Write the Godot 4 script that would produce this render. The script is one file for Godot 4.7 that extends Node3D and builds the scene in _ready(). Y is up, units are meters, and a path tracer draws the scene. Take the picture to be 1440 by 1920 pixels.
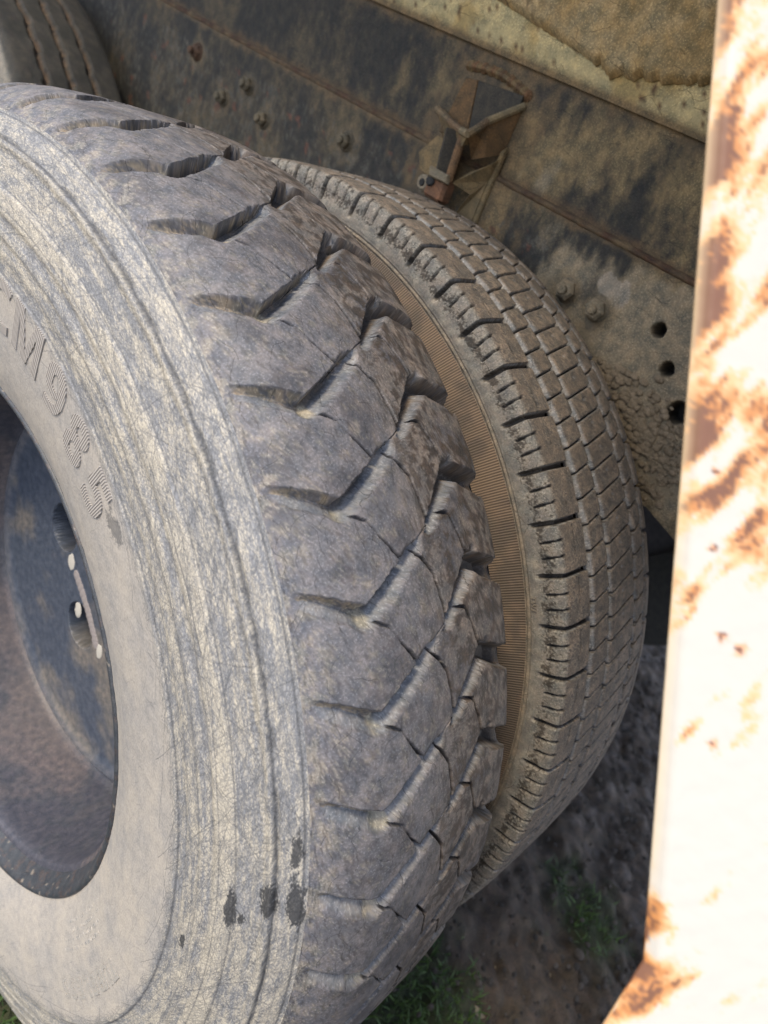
extends Node3D
# Dual truck wheels under a dusty chassis, seen close up. y is up, the ground is y = 0, the truck runs along z and
# its outer side faces -x. Wheel centres lie at height AXLE.

const AXLE := 0.53
const PITCH_A := 7.6596       # degrees of one lug of the outer tyre
const PITCH_B := 5.625        # degrees of one shoulder block of the inner tyre

var n_low := FastNoiseLite.new()
var n_mid := FastNoiseLite.new()
var n_fine := FastNoiseLite.new()
var n_warp := FastNoiseLite.new()
var rng := RandomNumberGenerator.new()
var counts := {}
var M := {}

# ------------------------------------------------------------------ helpers
func noise(seed_: int, freq: float, octaves := 4, gain := 0.5) -> FastNoiseLite:
	var n := FastNoiseLite.new()
	n.seed = seed_
	n.noise_type = FastNoiseLite.TYPE_SIMPLEX
	n.frequency = freq
	n.fractal_type = FastNoiseLite.FRACTAL_FBM
	n.fractal_octaves = octaves
	n.fractal_gain = gain
	return n

func numbered(called: String) -> String:
	if not counts.has(called):
		counts[called] = 0
		return called
	counts[called] += 1
	return "%s_%03d" % [called, counts[called]]

func thing(called: String, label: String, category: String, at := Vector3.ZERO, group := "") -> Node3D:
	var o := Node3D.new()
	o.name = numbered(called)
	add_child(o)
	o.position = at
	o.set_meta("label", label)
	o.set_meta("category", category)
	if group:
		o.set_meta("group", group)
	return o

func part(called: String, mesh: Mesh, mat: Material, parent: Node, label := "") -> MeshInstance3D:
	var m := MeshInstance3D.new()
	var key := str(parent.get_instance_id()) + called
	if counts.has(key):
		counts[key] += 1
		m.name = "%s_%03d" % [called, counts[key]]
	else:
		counts[key] = 0
		m.name = called
	m.mesh = mesh
	m.material_override = mat
	parent.add_child(m, true)
	if label:
		m.set_meta("label", label)
	return m

func sm(a: float, b: float, x: float) -> float:
	var t := clampf((x - a) / (b - a), 0.0, 1.0)
	return t * t * (3.0 - 2.0 * t)

func mixc(a: Color, b: Color, t: float) -> Color:
	return a.lerp(b, clampf(t, 0.0, 1.0))

# A mesh from a grid of points (nu columns, nv rows); normals come from the grid itself.
# With margin 1 the outermost ring only serves the normals.
func grid_mesh(P: PackedVector3Array, nu: int, nv: int, uv: PackedVector2Array, col: PackedColorArray, outward: Callable, margin := 0) -> ArrayMesh:
	var V := PackedVector3Array()
	var N := PackedVector3Array()
	var U := PackedVector2Array()
	var C := PackedColorArray()
	var I := PackedInt32Array()
	var mu := nu - 2 * margin
	var mv := nv - 2 * margin
	var flip := 1.0
	var i0 := (nv / 2) * nu + nu / 2
	var nn := (P[i0 + 1] - P[i0 - 1]).cross(P[i0 + nu] - P[i0 - nu])
	if nn.dot(outward.call(P[i0])) < 0.0:
		flip = -1.0
	for j in range(margin, nv - margin):
		for i in range(margin, nu - margin):
			var k := j * nu + i
			var a := P[k + 1] if i < nu - 1 else P[k]
			var b := P[k - 1] if i > 0 else P[k]
			var c := P[k + nu] if j < nv - 1 else P[k]
			var d := P[k - nu] if j > 0 else P[k]
			V.append(P[k])
			N.append(((a - b).cross(c - d) * flip).normalized())
			U.append(uv[k])
			C.append(col[k])
	for j in mv - 1:
		for i in mu - 1:
			var k := j * mu + i
			if flip < 0.0:
				I.append_array([k, k + 1, k + mu, k + 1, k + mu + 1, k + mu])
			else:
				I.append_array([k, k + mu, k + 1, k + 1, k + mu, k + mu + 1])
	return build_mesh(V, N, U, C, I)

func build_mesh(V, N, U, C, I) -> ArrayMesh:
	var arr := []
	arr.resize(Mesh.ARRAY_MAX)
	arr[Mesh.ARRAY_VERTEX] = V
	arr[Mesh.ARRAY_NORMAL] = N
	arr[Mesh.ARRAY_TEX_UV] = U
	if C.size():
		arr[Mesh.ARRAY_COLOR] = C
	arr[Mesh.ARRAY_INDEX] = I
	var m := ArrayMesh.new()
	m.add_surface_from_arrays(Mesh.PRIMITIVE_TRIANGLES, arr)
	return m

# A flat-shaded solid: polygon in a plane (counter-clockwise seen against dir), pushed along dir, edges chamfered.
func slab(poly: PackedVector3Array, dir: Vector3, col := Color.WHITE, bevel := 0.002, rough := 0.0) -> ArrayMesh:
	var st := SurfaceTool.new()
	st.begin(Mesh.PRIMITIVE_TRIANGLES)
	var c := Vector3.ZERO
	for p in poly:
		c += p
	c /= poly.size()
	var n := dir.normalized()
	var inner := PackedVector3Array()
	for i in poly.size():
		var a := poly[(i + poly.size() - 1) % poly.size()]
		var b := poly[(i + 1) % poly.size()]
		var e1 := (poly[i] - a).normalized()
		var e2 := (b - poly[i]).normalized()
		var inw := (n.cross(e1) + n.cross(e2)).normalized()
		if inw.dot(c - poly[i]) < 0.0 and poly.size() < 5:
			inw = -inw
		inner.append(poly[i] + inw * bevel)
	var ax := (poly[1] - poly[0]).normalized()
	var ay := n.cross(ax)
	var flat := PackedVector2Array()
	for p in inner:
		flat.append(Vector2((p - c).dot(ax), (p - c).dot(ay)))
	var tri := Geometry2D.triangulate_polygon(flat)
	var top := []
	for i in poly.size():
		top.append(inner[i] + dir)
	for f in range(0, tri.size(), 3):
		add_tri(st, top[tri[f]], top[tri[f + 1]], top[tri[f + 2]], n, col)
		add_tri(st, poly[tri[f]], poly[tri[f + 1]], poly[tri[f + 2]], -n, col)
	for i in poly.size():
		var k := (i + 1) % poly.size()
		var s1 := poly[i] + dir - n * bevel
		var s2 := poly[k] + dir - n * bevel
		var outn := (poly[i] + poly[k]) * 0.5 - (inner[i] + inner[k]) * 0.5
		add_tri(st, poly[i], poly[k], s2, outn, col)
		add_tri(st, poly[i], s2, s1, outn, col)
		add_tri(st, s1, s2, top[k], outn + n * bevel, col)
		add_tri(st, s1, top[k], top[i], outn + n * bevel, col)
	return st.commit()

func add_tri(st: SurfaceTool, a: Vector3, b: Vector3, c: Vector3, out: Vector3, col: Color) -> void:
	var g := (b - a).cross(c - a)
	if g.length_squared() < 1e-16:
		return
	var n := g.normalized()
	var pts := [a, b, c]
	if n.dot(out) > 0.0:
		pts = [a, c, b]
	else:
		n = -n
	for p in pts:
		st.set_normal(n)
		st.set_color(col)
		st.set_uv(Vector2(p.z + p.x * 0.4, p.y + p.x * 0.3) * 3.0)
		st.add_vertex(p)

func box(st: SurfaceTool, c: Vector3, s: Vector3, col := Color.WHITE, bv := 0.003) -> void:
	var h := s * 0.5
	for ax in 3:
		for sg in [-1.0, 1.0]:
			var n := Vector3.ZERO
			n[ax] = sg
			var u := (ax + 1) % 3
			var w := (ax + 2) % 3
			var q := []
			for cc in [[-1, -1], [1, -1], [1, 1], [-1, 1]]:
				var p := Vector3.ZERO
				p[ax] = sg * h[ax]
				p[u] = cc[0] * (h[u] - bv)
				p[w] = cc[1] * (h[w] - bv)
				q.append(p + c)
			add_tri(st, q[0], q[1], q[2], n, col)
			add_tri(st, q[0], q[2], q[3], n, col)
			# the chamfer towards the next axis
			for su in [-1.0, 1.0]:
				var e := []
				for sw in [-1.0, 1.0]:
					var p1 := Vector3.ZERO
					p1[ax] = sg * h[ax]
					p1[u] = su * (h[u] - bv)
					p1[w] = sw * (h[w] - bv)
					var p2 := p1
					p2[ax] = sg * (h[ax] - bv)
					p2[u] = su * h[u]
					e.append(p1 + c)
					e.append(p2 + c)
				var nn := n
				nn[u] = su
				add_tri(st, e[0], e[1], e[2], nn, col)
				add_tri(st, e[1], e[3], e[2], nn, col)

func new_st() -> SurfaceTool:
	var st := SurfaceTool.new()
	st.begin(Mesh.PRIMITIVE_TRIANGLES)
	return st

# Prism of n sides round an axis, with a chamfered end: bolts, rods, studs.
func prism(st: SurfaceTool, a: Vector3, b: Vector3, r: float, n: int, col: Color, r2 := -1.0, ch := 0.25) -> void:
	if r2 < 0.0:
		r2 = r
	var d := (b - a).normalized()
	var u := d.cross(Vector3.UP if absf(d.y) < 0.9 else Vector3.RIGHT).normalized()
	var w := d.cross(u)
	var rings := [[a, r], [b - d * r2 * ch, r2], [b, r2 * (1.0 - ch)]]
	for i in n:
		var p0 := u * cos(TAU * i / n) + w * sin(TAU * i / n)
		var p1 := u * cos(TAU * (i + 1) / n) + w * sin(TAU * (i + 1) / n)
		for k in 2:
			var c0: Vector3 = rings[k][0]
			var c1: Vector3 = rings[k + 1][0]
			var ra: float = rings[k][1]
			var rb: float = rings[k + 1][1]
			var o := p0 + p1 + d * (0.0 if k == 0 else 1.0)
			add_tri(st, c0 + p0 * ra, c0 + p1 * ra, c1 + p1 * rb, o, col)
			add_tri(st, c0 + p0 * ra, c1 + p1 * rb, c1 + p0 * rb, o, col)
		add_tri(st, b, b + p0 * r2 * (1.0 - ch), b + p1 * r2 * (1.0 - ch), d, col)

# ------------------------------------------------------------------ textures
func img_tex(im: Image) -> ImageTexture:
	return ImageTexture.create_from_image(im)

func from_bytes(b: PackedByteArray, w: int, h: int, rgb := true) -> ImageTexture:
	return img_tex(Image.create_from_data(w, h, false, Image.FORMAT_RGB8 if rgb else Image.FORMAT_L8, b))

func bytes_of(n: FastNoiseLite, w: int, h: int) -> PackedByteArray:
	var im := n.get_seamless_image(w, h, false, false, 0.12, true)
	im.convert(Image.FORMAT_L8)
	return im.get_data()

func scratch(buf: PackedByteArray, w: int, h: int, count: int, len0: float, len1: float, ang: float, spread: float, v: int, ylo := 0.0, yhi := 1.0, wob := 0.04) -> void:
	for k in count:
		var x := rng.randf() * w
		var y := (ylo + rng.randf() * (yhi - ylo)) * h
		var a := ang + rng.randf_range(-spread, spread)
		var l := rng.randf_range(len0, len1)
		var s := 0.0
		while s < l:
			a += rng.randf_range(-wob, wob)
			x += cos(a)
			y += sin(a)
			s += 1.0
			if y < 0.0 or y >= h:
				break
			buf[int(y) * w + posmod(int(x), w)] = v

# Rubber tile: a grey modulator (albedo), and a relief.
func rubber_tile(seed_: int, w: int, lo: float, hi: float, n_cracks: int, fibre: float) -> Array:
	var a := bytes_of(noise(seed_, 0.012, 5, 0.6), w, w)
	var f := bytes_of(noise(seed_ + 1, 0.09, 4, 0.7), w, w)
	var line := PackedByteArray()
	line.resize(w * w)
	line.fill(0)
	scratch(line, w, w, n_cracks, 12, 90, 0.0, 0.35, 255, 0.0, 1.0, 0.16)
	scratch(line, w, w, n_cracks * 2, 6, 26, PI / 2, 1.2, 130, 0.0, 1.0, 0.3)
	scratch(line, w, w, int(n_cracks * fibre), 5, 24, 0.0, 0.5, 60, 0.0, 1.0, 0.2)
	var rgb := PackedByteArray()
	rgb.resize(w * w * 3)
	var hh := PackedByteArray()
	hh.resize(w * w)
	for i in w * w:
		var va := a[i] / 255.0
		var vf := f[i] / 255.0
		var l := line[i] / 255.0
		var v := lo + (hi - lo) * (0.55 * va + 0.45 * vf)
		if vf > 0.71:
			v += (vf - 0.71) * 2.0
		v *= 1.0 - 0.5 * l
		var warm := (va - 0.5) * 0.06
		rgb[i * 3] = int(clampf(v + warm, 0.0, 1.0) * 255.0)
		rgb[i * 3 + 1] = int(clampf(v, 0.0, 1.0) * 255.0)
		rgb[i * 3 + 2] = int(clampf(v - warm, 0.0, 1.0) * 255.0)
		hh[i] = int(clampf(0.35 * va + 0.5 * vf + 0.15 - 0.45 * l, 0.0, 1.0) * 255.0)
	return [from_bytes(rgb, w, w), from_bytes(hh, w, w, false)]

func mat(albedo_tex: Texture2D, height: Texture2D, hscale: float, rough: float, vcol := true, uvs := Vector3.ONE) -> StandardMaterial3D:
	var m := StandardMaterial3D.new()
	m.vertex_color_use_as_albedo = vcol
	m.albedo_texture = albedo_tex
	m.roughness = rough
	m.uv1_scale = uvs
	if height:
		m.heightmap_enabled = true
		m.heightmap_texture = height
		m.heightmap_scale = hscale
	return m

# Side of the outer tyre: u runs over 170 degrees, v from bead (0) to shoulder crease (1).
func sidewall_texture() -> Array:
	var w := 2048
	var h := 640
	var na := noise(31, 0.006, 5, 0.6)
	var nb := noise(32, 0.03, 4, 0.65)
	var nc := noise(33, 0.16, 3, 0.7)
	na.domain_warp_enabled = true
	na.domain_warp_amplitude = 18.0
	na.domain_warp_frequency = 0.02
	var A := na.get_image(w, h, false, false, true)
	var B := nb.get_image(w, h, false, false, true)
	var Cc := nc.get_image(w, h, false, false, true)
	for im in [A, B, Cc]:
		im.convert(Image.FORMAT_L8)
	var a := A.get_data()
	var b := B.get_data()
	var c := Cc.get_data()
	var line := PackedByteArray()
	line.resize(w * h)
	# scuffs: long fine scratches in the outer band, few in the smooth inner one
	scratch(line, w, h, 2200, 20, 120, 0.95, 0.5, 200, 0.5, 1.0, 0.06)
	scratch(line, w, h, 1500, 15, 80, 2.2, 0.45, 160, 0.48, 1.0, 0.06)
	scratch(line, w, h, 3000, 10, 60, 0.1, 0.3, 120, 0.5, 1.0, 0.05)
	scratch(line, w, h, 420, 10, 60, 0.6, 1.5, 110, 0.06, 0.5, 0.12)
	scratch(line, w, h, 9000, 6, 34, 0.75, 0.45, 170, 0.49, 1.0, 0.12)
	scratch(line, w, h, 6000, 6, 30, 2.3, 0.45, 150, 0.49, 1.0, 0.12)
	for k in 3:
		scratch(line, w, h, 130, 60, 240, [0.9, 2.3, 0.3][k], 0.5, 255, 0.42, 1.0, 0.03)
	var lite := PackedByteArray()
	lite.resize(w * h)
	lite.fill(0)
	scratch(lite, w, h, 12000, 6, 40, 0.7, 0.5, 200, 0.49, 1.0, 0.12)
	scratch(lite, w, h, 9000, 6, 40, 2.2, 0.5, 160, 0.49, 1.0, 0.12)
	scratch(lite, w, h, 4000, 20, 90, 0.0, 0.12, 160, 0.05, 1.0, 0.04)
	# the same noise drawn out along the tread and across it
	var ss := noise(35, 0.05, 4, 0.65).get_image(w / 5, h, false, false, true)
	ss.resize(w, h, Image.INTERPOLATE_CUBIC)
	ss.convert(Image.FORMAT_L8)
	var st := ss.get_data()
	var rgb := PackedByteArray()
	rgb.resize(w * h * 3)
	var hh := PackedByteArray()
	hh.resize(w * h)
	# a few damp dark smears: u, v, half width along the tread, half width across it
	var smear := PackedByteArray()
	smear.resize(w * h)
	smear.fill(0)
	for q in [[0.460, 0.770, 0.010, 0.020], [0.4755, 0.890, 0.009, 0.022], [0.4755, 0.968, 0.013, 0.024], [0.503, 0.962, 0.012, 0.017], [0.410, 0.606, 0.006, 0.010], [0.676, 0.455, 0.012, 0.030], [0.457, 0.805, 0.004, 0.012]]:
		for y in range(int((q[1] - q[3] * 1.6) * h), mini(h, int((q[1] + q[3] * 1.6) * h))):
			for x in range(int((q[0] - q[2] * 1.6) * w), int((q[0] + q[2] * 1.6) * w)):
				var e := Vector2((float(x) / w - q[0]) / q[2], (float(y) / h - q[1]) / q[3]).length() + (b[y * w + x] - 128) / 200.0 + (c[y * w + x] - 128) / 300.0
				smear[y * w + x] = maxi(smear[y * w + x], int((140.0 if q[0] > 0.6 else 255.0) * (1.0 - sm(0.75, 1.15, e))))
	for y in h:
		var v := float(y) / h
		# where along the profile the dust lies thick
		var outer := sm(0.50, 0.54, v)
		var lines := 0.0
		for q in RIBS:
			lines = maxf(lines, q[1] * (1.0 - sm(0.0, q[2], absf(v - q[0]))))
		var creamy := 0.0
		for q in CREAM:
			creamy = maxf(creamy, q[2] * sm(q[0] - 0.02, q[0] + 0.012, v) * (1.0 - sm(q[1] - 0.012, q[1] + 0.02, v)))
		var knurl := sm(0.845, 0.852, v) * (1.0 - sm(0.872, 0.88, v))
		for x in w:
			var i := y * w + x
			var va := a[i] / 255.0
			var vb := b[i] / 255.0
			var vc := c[i] / 255.0
			var l := line[i] / 255.0
			var u := float(x) / w
			var low := 1.0 - sm(0.32, 0.55, u)       # towards the ground the whole side is dust covered
			var d := 0.0
			if outer > 0.0:
				d = sm(0.38, 0.72, 0.20 * va + 0.22 * vb + 0.26 * vc + 0.32 * st[i] / 255.0 + 0.22 * creamy - 0.066 + 0.05 * low + 0.11 * lite[i] / 255.0)
			var din := 0.72 + 0.55 * (va - 0.5) + 0.35 * (vb - 0.5) + 0.3 * (vc - 0.5)
			d = lerpf(clampf(din, 0.0, 1.0) * lerpf(0.8, 0.92, low), d, outer)
			d *= 1.0 - 0.62 * l
			d *= 1.0 - 0.6 * lines
			d *= 1.0 - 0.85 * smear[i] / 255.0
			var k := (1.0 + 0.24 * (vc - 0.5)) * (1.0 - 0.5 * smear[i] / 255.0) * (1.0 - 0.28 * l)
			var r0 := (0.188 + 0.06 * (vb - 0.5)) * k
			# bluish grey worn rubber, cream to pinkish grey dust (linear)
			var cr := lerpf(r0, 0.41 - 0.03 * (1.0 - outer), d) * (1.0 - 0.5 * lines) * k
			var cg := lerpf(r0 * 1.01, 0.365 - 0.03 * (1.0 - outer), d) * (1.0 - 0.5 * lines) * k
			var cb := lerpf(r0 * 1.045, 0.285 - 0.01 * (1.0 - outer), d) * (1.0 - 0.5 * lines) * k
			rgb[i * 3] = int(pow(clampf(cr, 0.0, 1.0), 0.4545) * 255.0)
			rgb[i * 3 + 1] = int(pow(clampf(cg, 0.0, 1.0), 0.4545) * 255.0)
			rgb[i * 3 + 2] = int(pow(clampf(cb, 0.0, 1.0), 0.4545) * 255.0)
			var hv := 0.42 + (0.25 * (vb - 0.5) + 0.35 * (vc - 0.5)) * lerpf(0.35, 1.0, outer) + 0.14 * d * outer - 0.3 * l - 0.25 * lines
			if knurl > 0.0 and (x % 6) < 3 and va > 0.42:
				hv += 0.3 * knurl
			hh[i] = int(clampf(hv, 0.0, 1.0) * 255.0)
	return [from_bytes(rgb, w, h), from_bytes(hh, w, h, false)]

# dark lines [v, strength, half width], and bands thick with dust [v0, v1, amount]
const RIBS := [[0.535, 0.9, 0.006], [0.72, 0.6, 0.004], [0.775, 0.7, 0.004], [0.905, 1.0, 0.007], [0.985, 0.9, 0.006], [0.64, 0.35, 0.004]]
const CREAM := [[0.70, 0.77, 0.8], [0.575, 0.66, 0.35], [0.82, 0.84, 0.35], [0.925, 0.972, 0.22], [0.875, 0.895, 0.5]]

func ribs_texture() -> Array:
	var w := 128
	var h := 32
	var rgb := PackedByteArray()
	rgb.resize(w * h * 3)
	var hh := PackedByteArray()
	hh.resize(w * h)
	for y in h:
		for x in w:
			var s := 0.5 + 0.5 * cos(TAU * x / 16.0)
			var i := y * w + x
			var v := int(lerpf(165, 250, s))
			rgb[i * 3] = v
			rgb[i * 3 + 1] = v
			rgb[i * 3 + 2] = v
			hh[i] = int(s * 255.0)
	return [from_bytes(rgb, w, h), from_bytes(hh, w, h, false)]

# ------------------------------------------------------------------ tyre profiles
# A profile is a smooth curve of (x, r) sampled every millimetre of arc; s = 0 at its crown point.
class Profile:
	var x := PackedFloat32Array()
	var r := PackedFloat32Array()
	var nx := PackedFloat32Array()
	var nr := PackedFloat32Array()
	var s0 := 0.0
	func _init(pts: Array, crown: float) -> void:
		var c := Curve2D.new()
		c.bake_interval = 0.001
		for i in pts.size():
			var p := Vector2(pts[i][0], pts[i][1])
			var t := Vector2.ZERO
			if i > 0 and i < pts.size() - 1:
				var a := Vector2(pts[i - 1][0], pts[i - 1][1])
				var b := Vector2(pts[i + 1][0], pts[i + 1][1])
				var d := (b - a).normalized()
				var l := minf(p.distance_to(a), p.distance_to(b)) * 0.36
				t = d * l
			c.add_point(p * 100.0, -t * 100.0, t * 100.0)
		c.bake_interval = 0.1
		var total := c.get_baked_length()
		var n := int(total * 10.0) + 1
		for i in n:
			var q := c.sample_baked(i * 0.1, true) * 0.01
			x.append(q.x)
			r.append(q.y)
		for i in n:
			var d := Vector2(x[mini(i + 2, n - 1)] - x[maxi(i - 2, 0)], r[mini(i + 2, n - 1)] - r[maxi(i - 2, 0)]).normalized()
			nx.append(-d.y)
			nr.append(d.x)
		var best := 9.0
		for i in n:
			if absf(x[i] - crown) < best and r[i] > 0.5255:
				best = absf(x[i] - crown)
				s0 = i
	# point at s millimetres from the crown, raised by h millimetres, at an angle in degrees
	func at(s: float, deg: float, h: float) -> Vector3:
		var f := clampf(s + s0, 0.0, x.size() - 1.001)
		var i := int(f)
		f -= i
		var px := lerpf(x[i], x[i + 1], f) + nx[i] * h * 0.001
		var pr := lerpf(r[i], r[i + 1], f) + nr[i] * h * 0.001
		var a := deg_to_rad(deg)
		return Vector3(px, pr * sin(a), pr * cos(a))
	func s_min() -> float:
		return -s0
	func s_max() -> float:
		return x.size() - 1.5 - s0
	# s of the point nearest to radius q on the left (outer) side
	func s_of_r(q: float) -> float:
		for i in x.size():
			if r[i] >= q:
				return i - s0
		return 0.0

func strip(pr: Profile, s0: float, s1: float, ns: int, d0: float, d1: float, nd: int, height: Callable, color: Callable, uvf: Callable) -> ArrayMesh:
	var P := PackedVector3Array()
	var U := PackedVector2Array()
	var C := PackedColorArray()
	for j in nd:
		var d := lerpf(d0, d1, float(j) / (nd - 1))
		for i in ns:
			var s := lerpf(s0, s1, float(i) / (ns - 1))
			var h: float = height.call(s, d)
			P.append(pr.at(s, d, h))
			U.append(uvf.call(s, d))
			C.append(color.call(s, d, h))
	var mid := pr.at(lerpf(s0, s1, 0.5), 0.0, 0.0)
	var outw := func(p: Vector3) -> Vector3:
		var rad := Vector3(0, p.y, p.z).normalized()
		var k := int((s0 + s1) * 0.5 + pr.s0)
		return rad * pr.nr[clampi(k, 0, pr.nr.size() - 1)] + Vector3(pr.nx[clampi(k, 0, pr.nx.size() - 1)], 0, 0)
	return grid_mesh(P, ns, nd, U, C, outw)

# ------------------------------------------------------------------ Coons patch
func polyline_at(pl: Array, t: float) -> Vector2:
	var total := 0.0
	for i in pl.size() - 1:
		total += pl[i].distance_to(pl[i + 1])
	var want := t * total
	for i in pl.size() - 1:
		var l: float = pl[i].distance_to(pl[i + 1])
		if want <= l or i == pl.size() - 2:
			return pl[i] + (pl[i + 1] - pl[i]) * (want / maxf(l, 1e-6))
		want -= l
	return pl[-1]

func spaced(n: int, k: float) -> PackedFloat32Array:
	var out := PackedFloat32Array()
	var step := 1.0 / (n - 1)
	for i in range(-1, n + 1):
		var u := i * step
		if u < 0.0:
			out.append(u * (1.0 - k))
		elif u > 1.0:
			out.append(1.0 + (u - 1.0) * (1.0 - k))
		else:
			out.append(u - k * sin(TAU * u) / TAU)
	return out

func side_samples(pl: Array, ts: PackedFloat32Array) -> Array:
	var out := []
	for t in ts:
		var c := clampf(t, 0.0, 1.0)
		var p := polyline_at(pl, c)
		if t < 0.0:
			p += (p - polyline_at(pl, 0.02)) * (-t / 0.02)
		elif t > 1.0:
			p += (p - polyline_at(pl, 0.98)) * ((t - 1.0) / 0.02)
		out.append(p)
	return out

# bottom and top run the same way, left and right both from bottom to top; returns (nu + 2) * (nv + 2) points
func coons(bottom: Array, top: Array, left: Array, right: Array, nu: int, nv: int, k: float) -> PackedVector2Array:
	var us := spaced(nu, k)
	var vs := spaced(nv, k)
	var B := side_samples(bottom, us)
	var T := side_samples(top, us)
	var L := side_samples(left, vs)
	var R := side_samples(right, vs)
	var p00: Vector2 = bottom[0]
	var p10: Vector2 = bottom[-1]
	var p01: Vector2 = top[0]
	var p11: Vector2 = top[-1]
	var out := PackedVector2Array()
	for j in vs.size():
		var v := vs[j]
		for i in us.size():
			var u := us[i]
			var p: Vector2 = B[i] * (1.0 - v) + T[i] * v + L[j] * (1.0 - u) + R[j] * u
			p -= p00 * (1.0 - u) * (1.0 - v) + p10 * u * (1.0 - v) + p01 * (1.0 - u) * v + p11 * u * v
			out.append(p)
	return out

# ------------------------------------------------------------------ outer tyre
const MM_A := 70.0
# grooves: s0, t0, s1, t1, half width 0/1, depth 0/1, wall on the left of the direction, wall on its right (mm)
const GROOVES_A := [
	[-86.0, 0.40, -62.0, 0.262, 0.3, 0.8, 0.0, 6.0, 4.0, 8.0],
	[-62.0, 0.262, -34.0, 0.075, 0.8, 1.4, 6.0, 8.5, 4.0, 9.0],
	[-34.0, 0.075, -7.0, 0.29, 2.0, 1.8, 8.5, 9.0, 1.3, 10.5],
	[-7.0, 0.29, 23.0, 0.555, 1.8, 0.9, 9.0, 6.0, 1.3, 9.5],
	[-31.0, 0.0, -14.4, -0.13, 0.5, 0.2, 3.5, 1.4, 1.2, 1.2],
	[-14.4, -0.13, -6.8, -0.29, 0.1, 0.1, 0.9, 1.2, 1.0, 1.0],
	[-6.8, -0.29, 7.5, -0.55, 0.2, 0.6, 1.6, 5.0, 1.0, 1.0],
	[23.0, 0.555, 28.0, 0.42, 0.9, 0.5, 5.0, 4.0, 1.0, 1.2],
	[28.0, 0.42, 38.7, 0.22, 0.5, 0.4, 4.0, 3.5, 1.0, 1.0],
	[38.7, 0.22, 42.8, -0.07, 0.4, 0.5, 3.5, 4.5, 1.0, 1.0],
	[42.8, -0.07, 45.0, -0.28, 0.5, 0.8, 4.5, 5.0, 1.0, 1.0],
	[45.0, -0.28, 23.0, -0.445, 0.1, 0.1, 1.2, 0.8, 0.8, 0.8],
	[45.0, -0.28, 64.0, -0.02, 1.0, 2.6, 6.5, 9.0, 1.3, 8.5],
	[64.0, -0.02, 84.0, 0.235, 2.6, 4.2, 9.0, 11.0, 1.4, 9.0],
	[51.0, -0.15, 70.4, -0.24, 0.6, 0.4, 4.0, 3.5, 1.2, 1.2],
	[70.4, -0.24, 78.0, -0.49, 0.3, 0.3, 3.0, 3.0, 1.0, 1.0],
	[78.0, -0.49, 84.0, -0.765, 0.4, 0.8, 3.0, 6.0, 1.0, 1.2],
	[84.0, 0.235, 101.0, 0.135, 3.4, 4.6, 11.0, 12.0, 2.4, 4.0],
	[101.0, 0.135, 123.0, 0.0, 4.6, 6.0, 12.0, 13.0, 2.4, 4.5],
	[123.0, 0.0, 147.0, -0.105, 6.0, 6.5, 13.0, 1.0, 3.0, 4.5],
]
var phase_a := 49.8
var prof_a: Profile
var crease_s := 0.0

func near_grooves(lo: Vector2, hi: Vector2) -> Array:
	var out := []
	for sh in range(-2, 3):
		for g in GROOVES_A:
			var a := Vector2(g[0], (g[1] + sh) * MM_A)
			var b := Vector2(g[2], (g[3] + sh) * MM_A)
			if maxf(a.x, b.x) < lo.x - 14.0 or minf(a.x, b.x) > hi.x + 14.0 or maxf(a.y, b.y) < lo.y - 14.0 or minf(a.y, b.y) > hi.y + 14.0:
				continue
			var d := b - a
			out.append([a, d, 1.0 / d.length_squared(), g[4], g[5], g[6], g[7], g[8], g[9]])
	return out

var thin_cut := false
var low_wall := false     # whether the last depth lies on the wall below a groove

func depth_a(p: Vector2, gs: Array) -> float:
	var deep := 0.0
	low_wall = false
	for g in gs:
		var a: Vector2 = g[0]
		var d: Vector2 = g[1]
		var q := p - a
		var t := clampf(q.dot(d) * g[2], 0.0, 1.0)
		var off := q - d * t
		var dist := off.length() - lerpf(g[3], g[4], t)
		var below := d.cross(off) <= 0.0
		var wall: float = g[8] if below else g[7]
		if dist >= wall:
			continue
		var dd := lerpf(g[5], g[6], t)
		if dist > 0.0:
			var f := 1.0 - dist / wall
			dd *= sm(0.0, 0.22, f) * (0.14 + 0.86 * f) if wall > 2.0 else f * f * (3.0 - 2.0 * f)
		if dd > deep:
			deep = dd
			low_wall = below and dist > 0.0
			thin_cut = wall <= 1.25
	return deep

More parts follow.
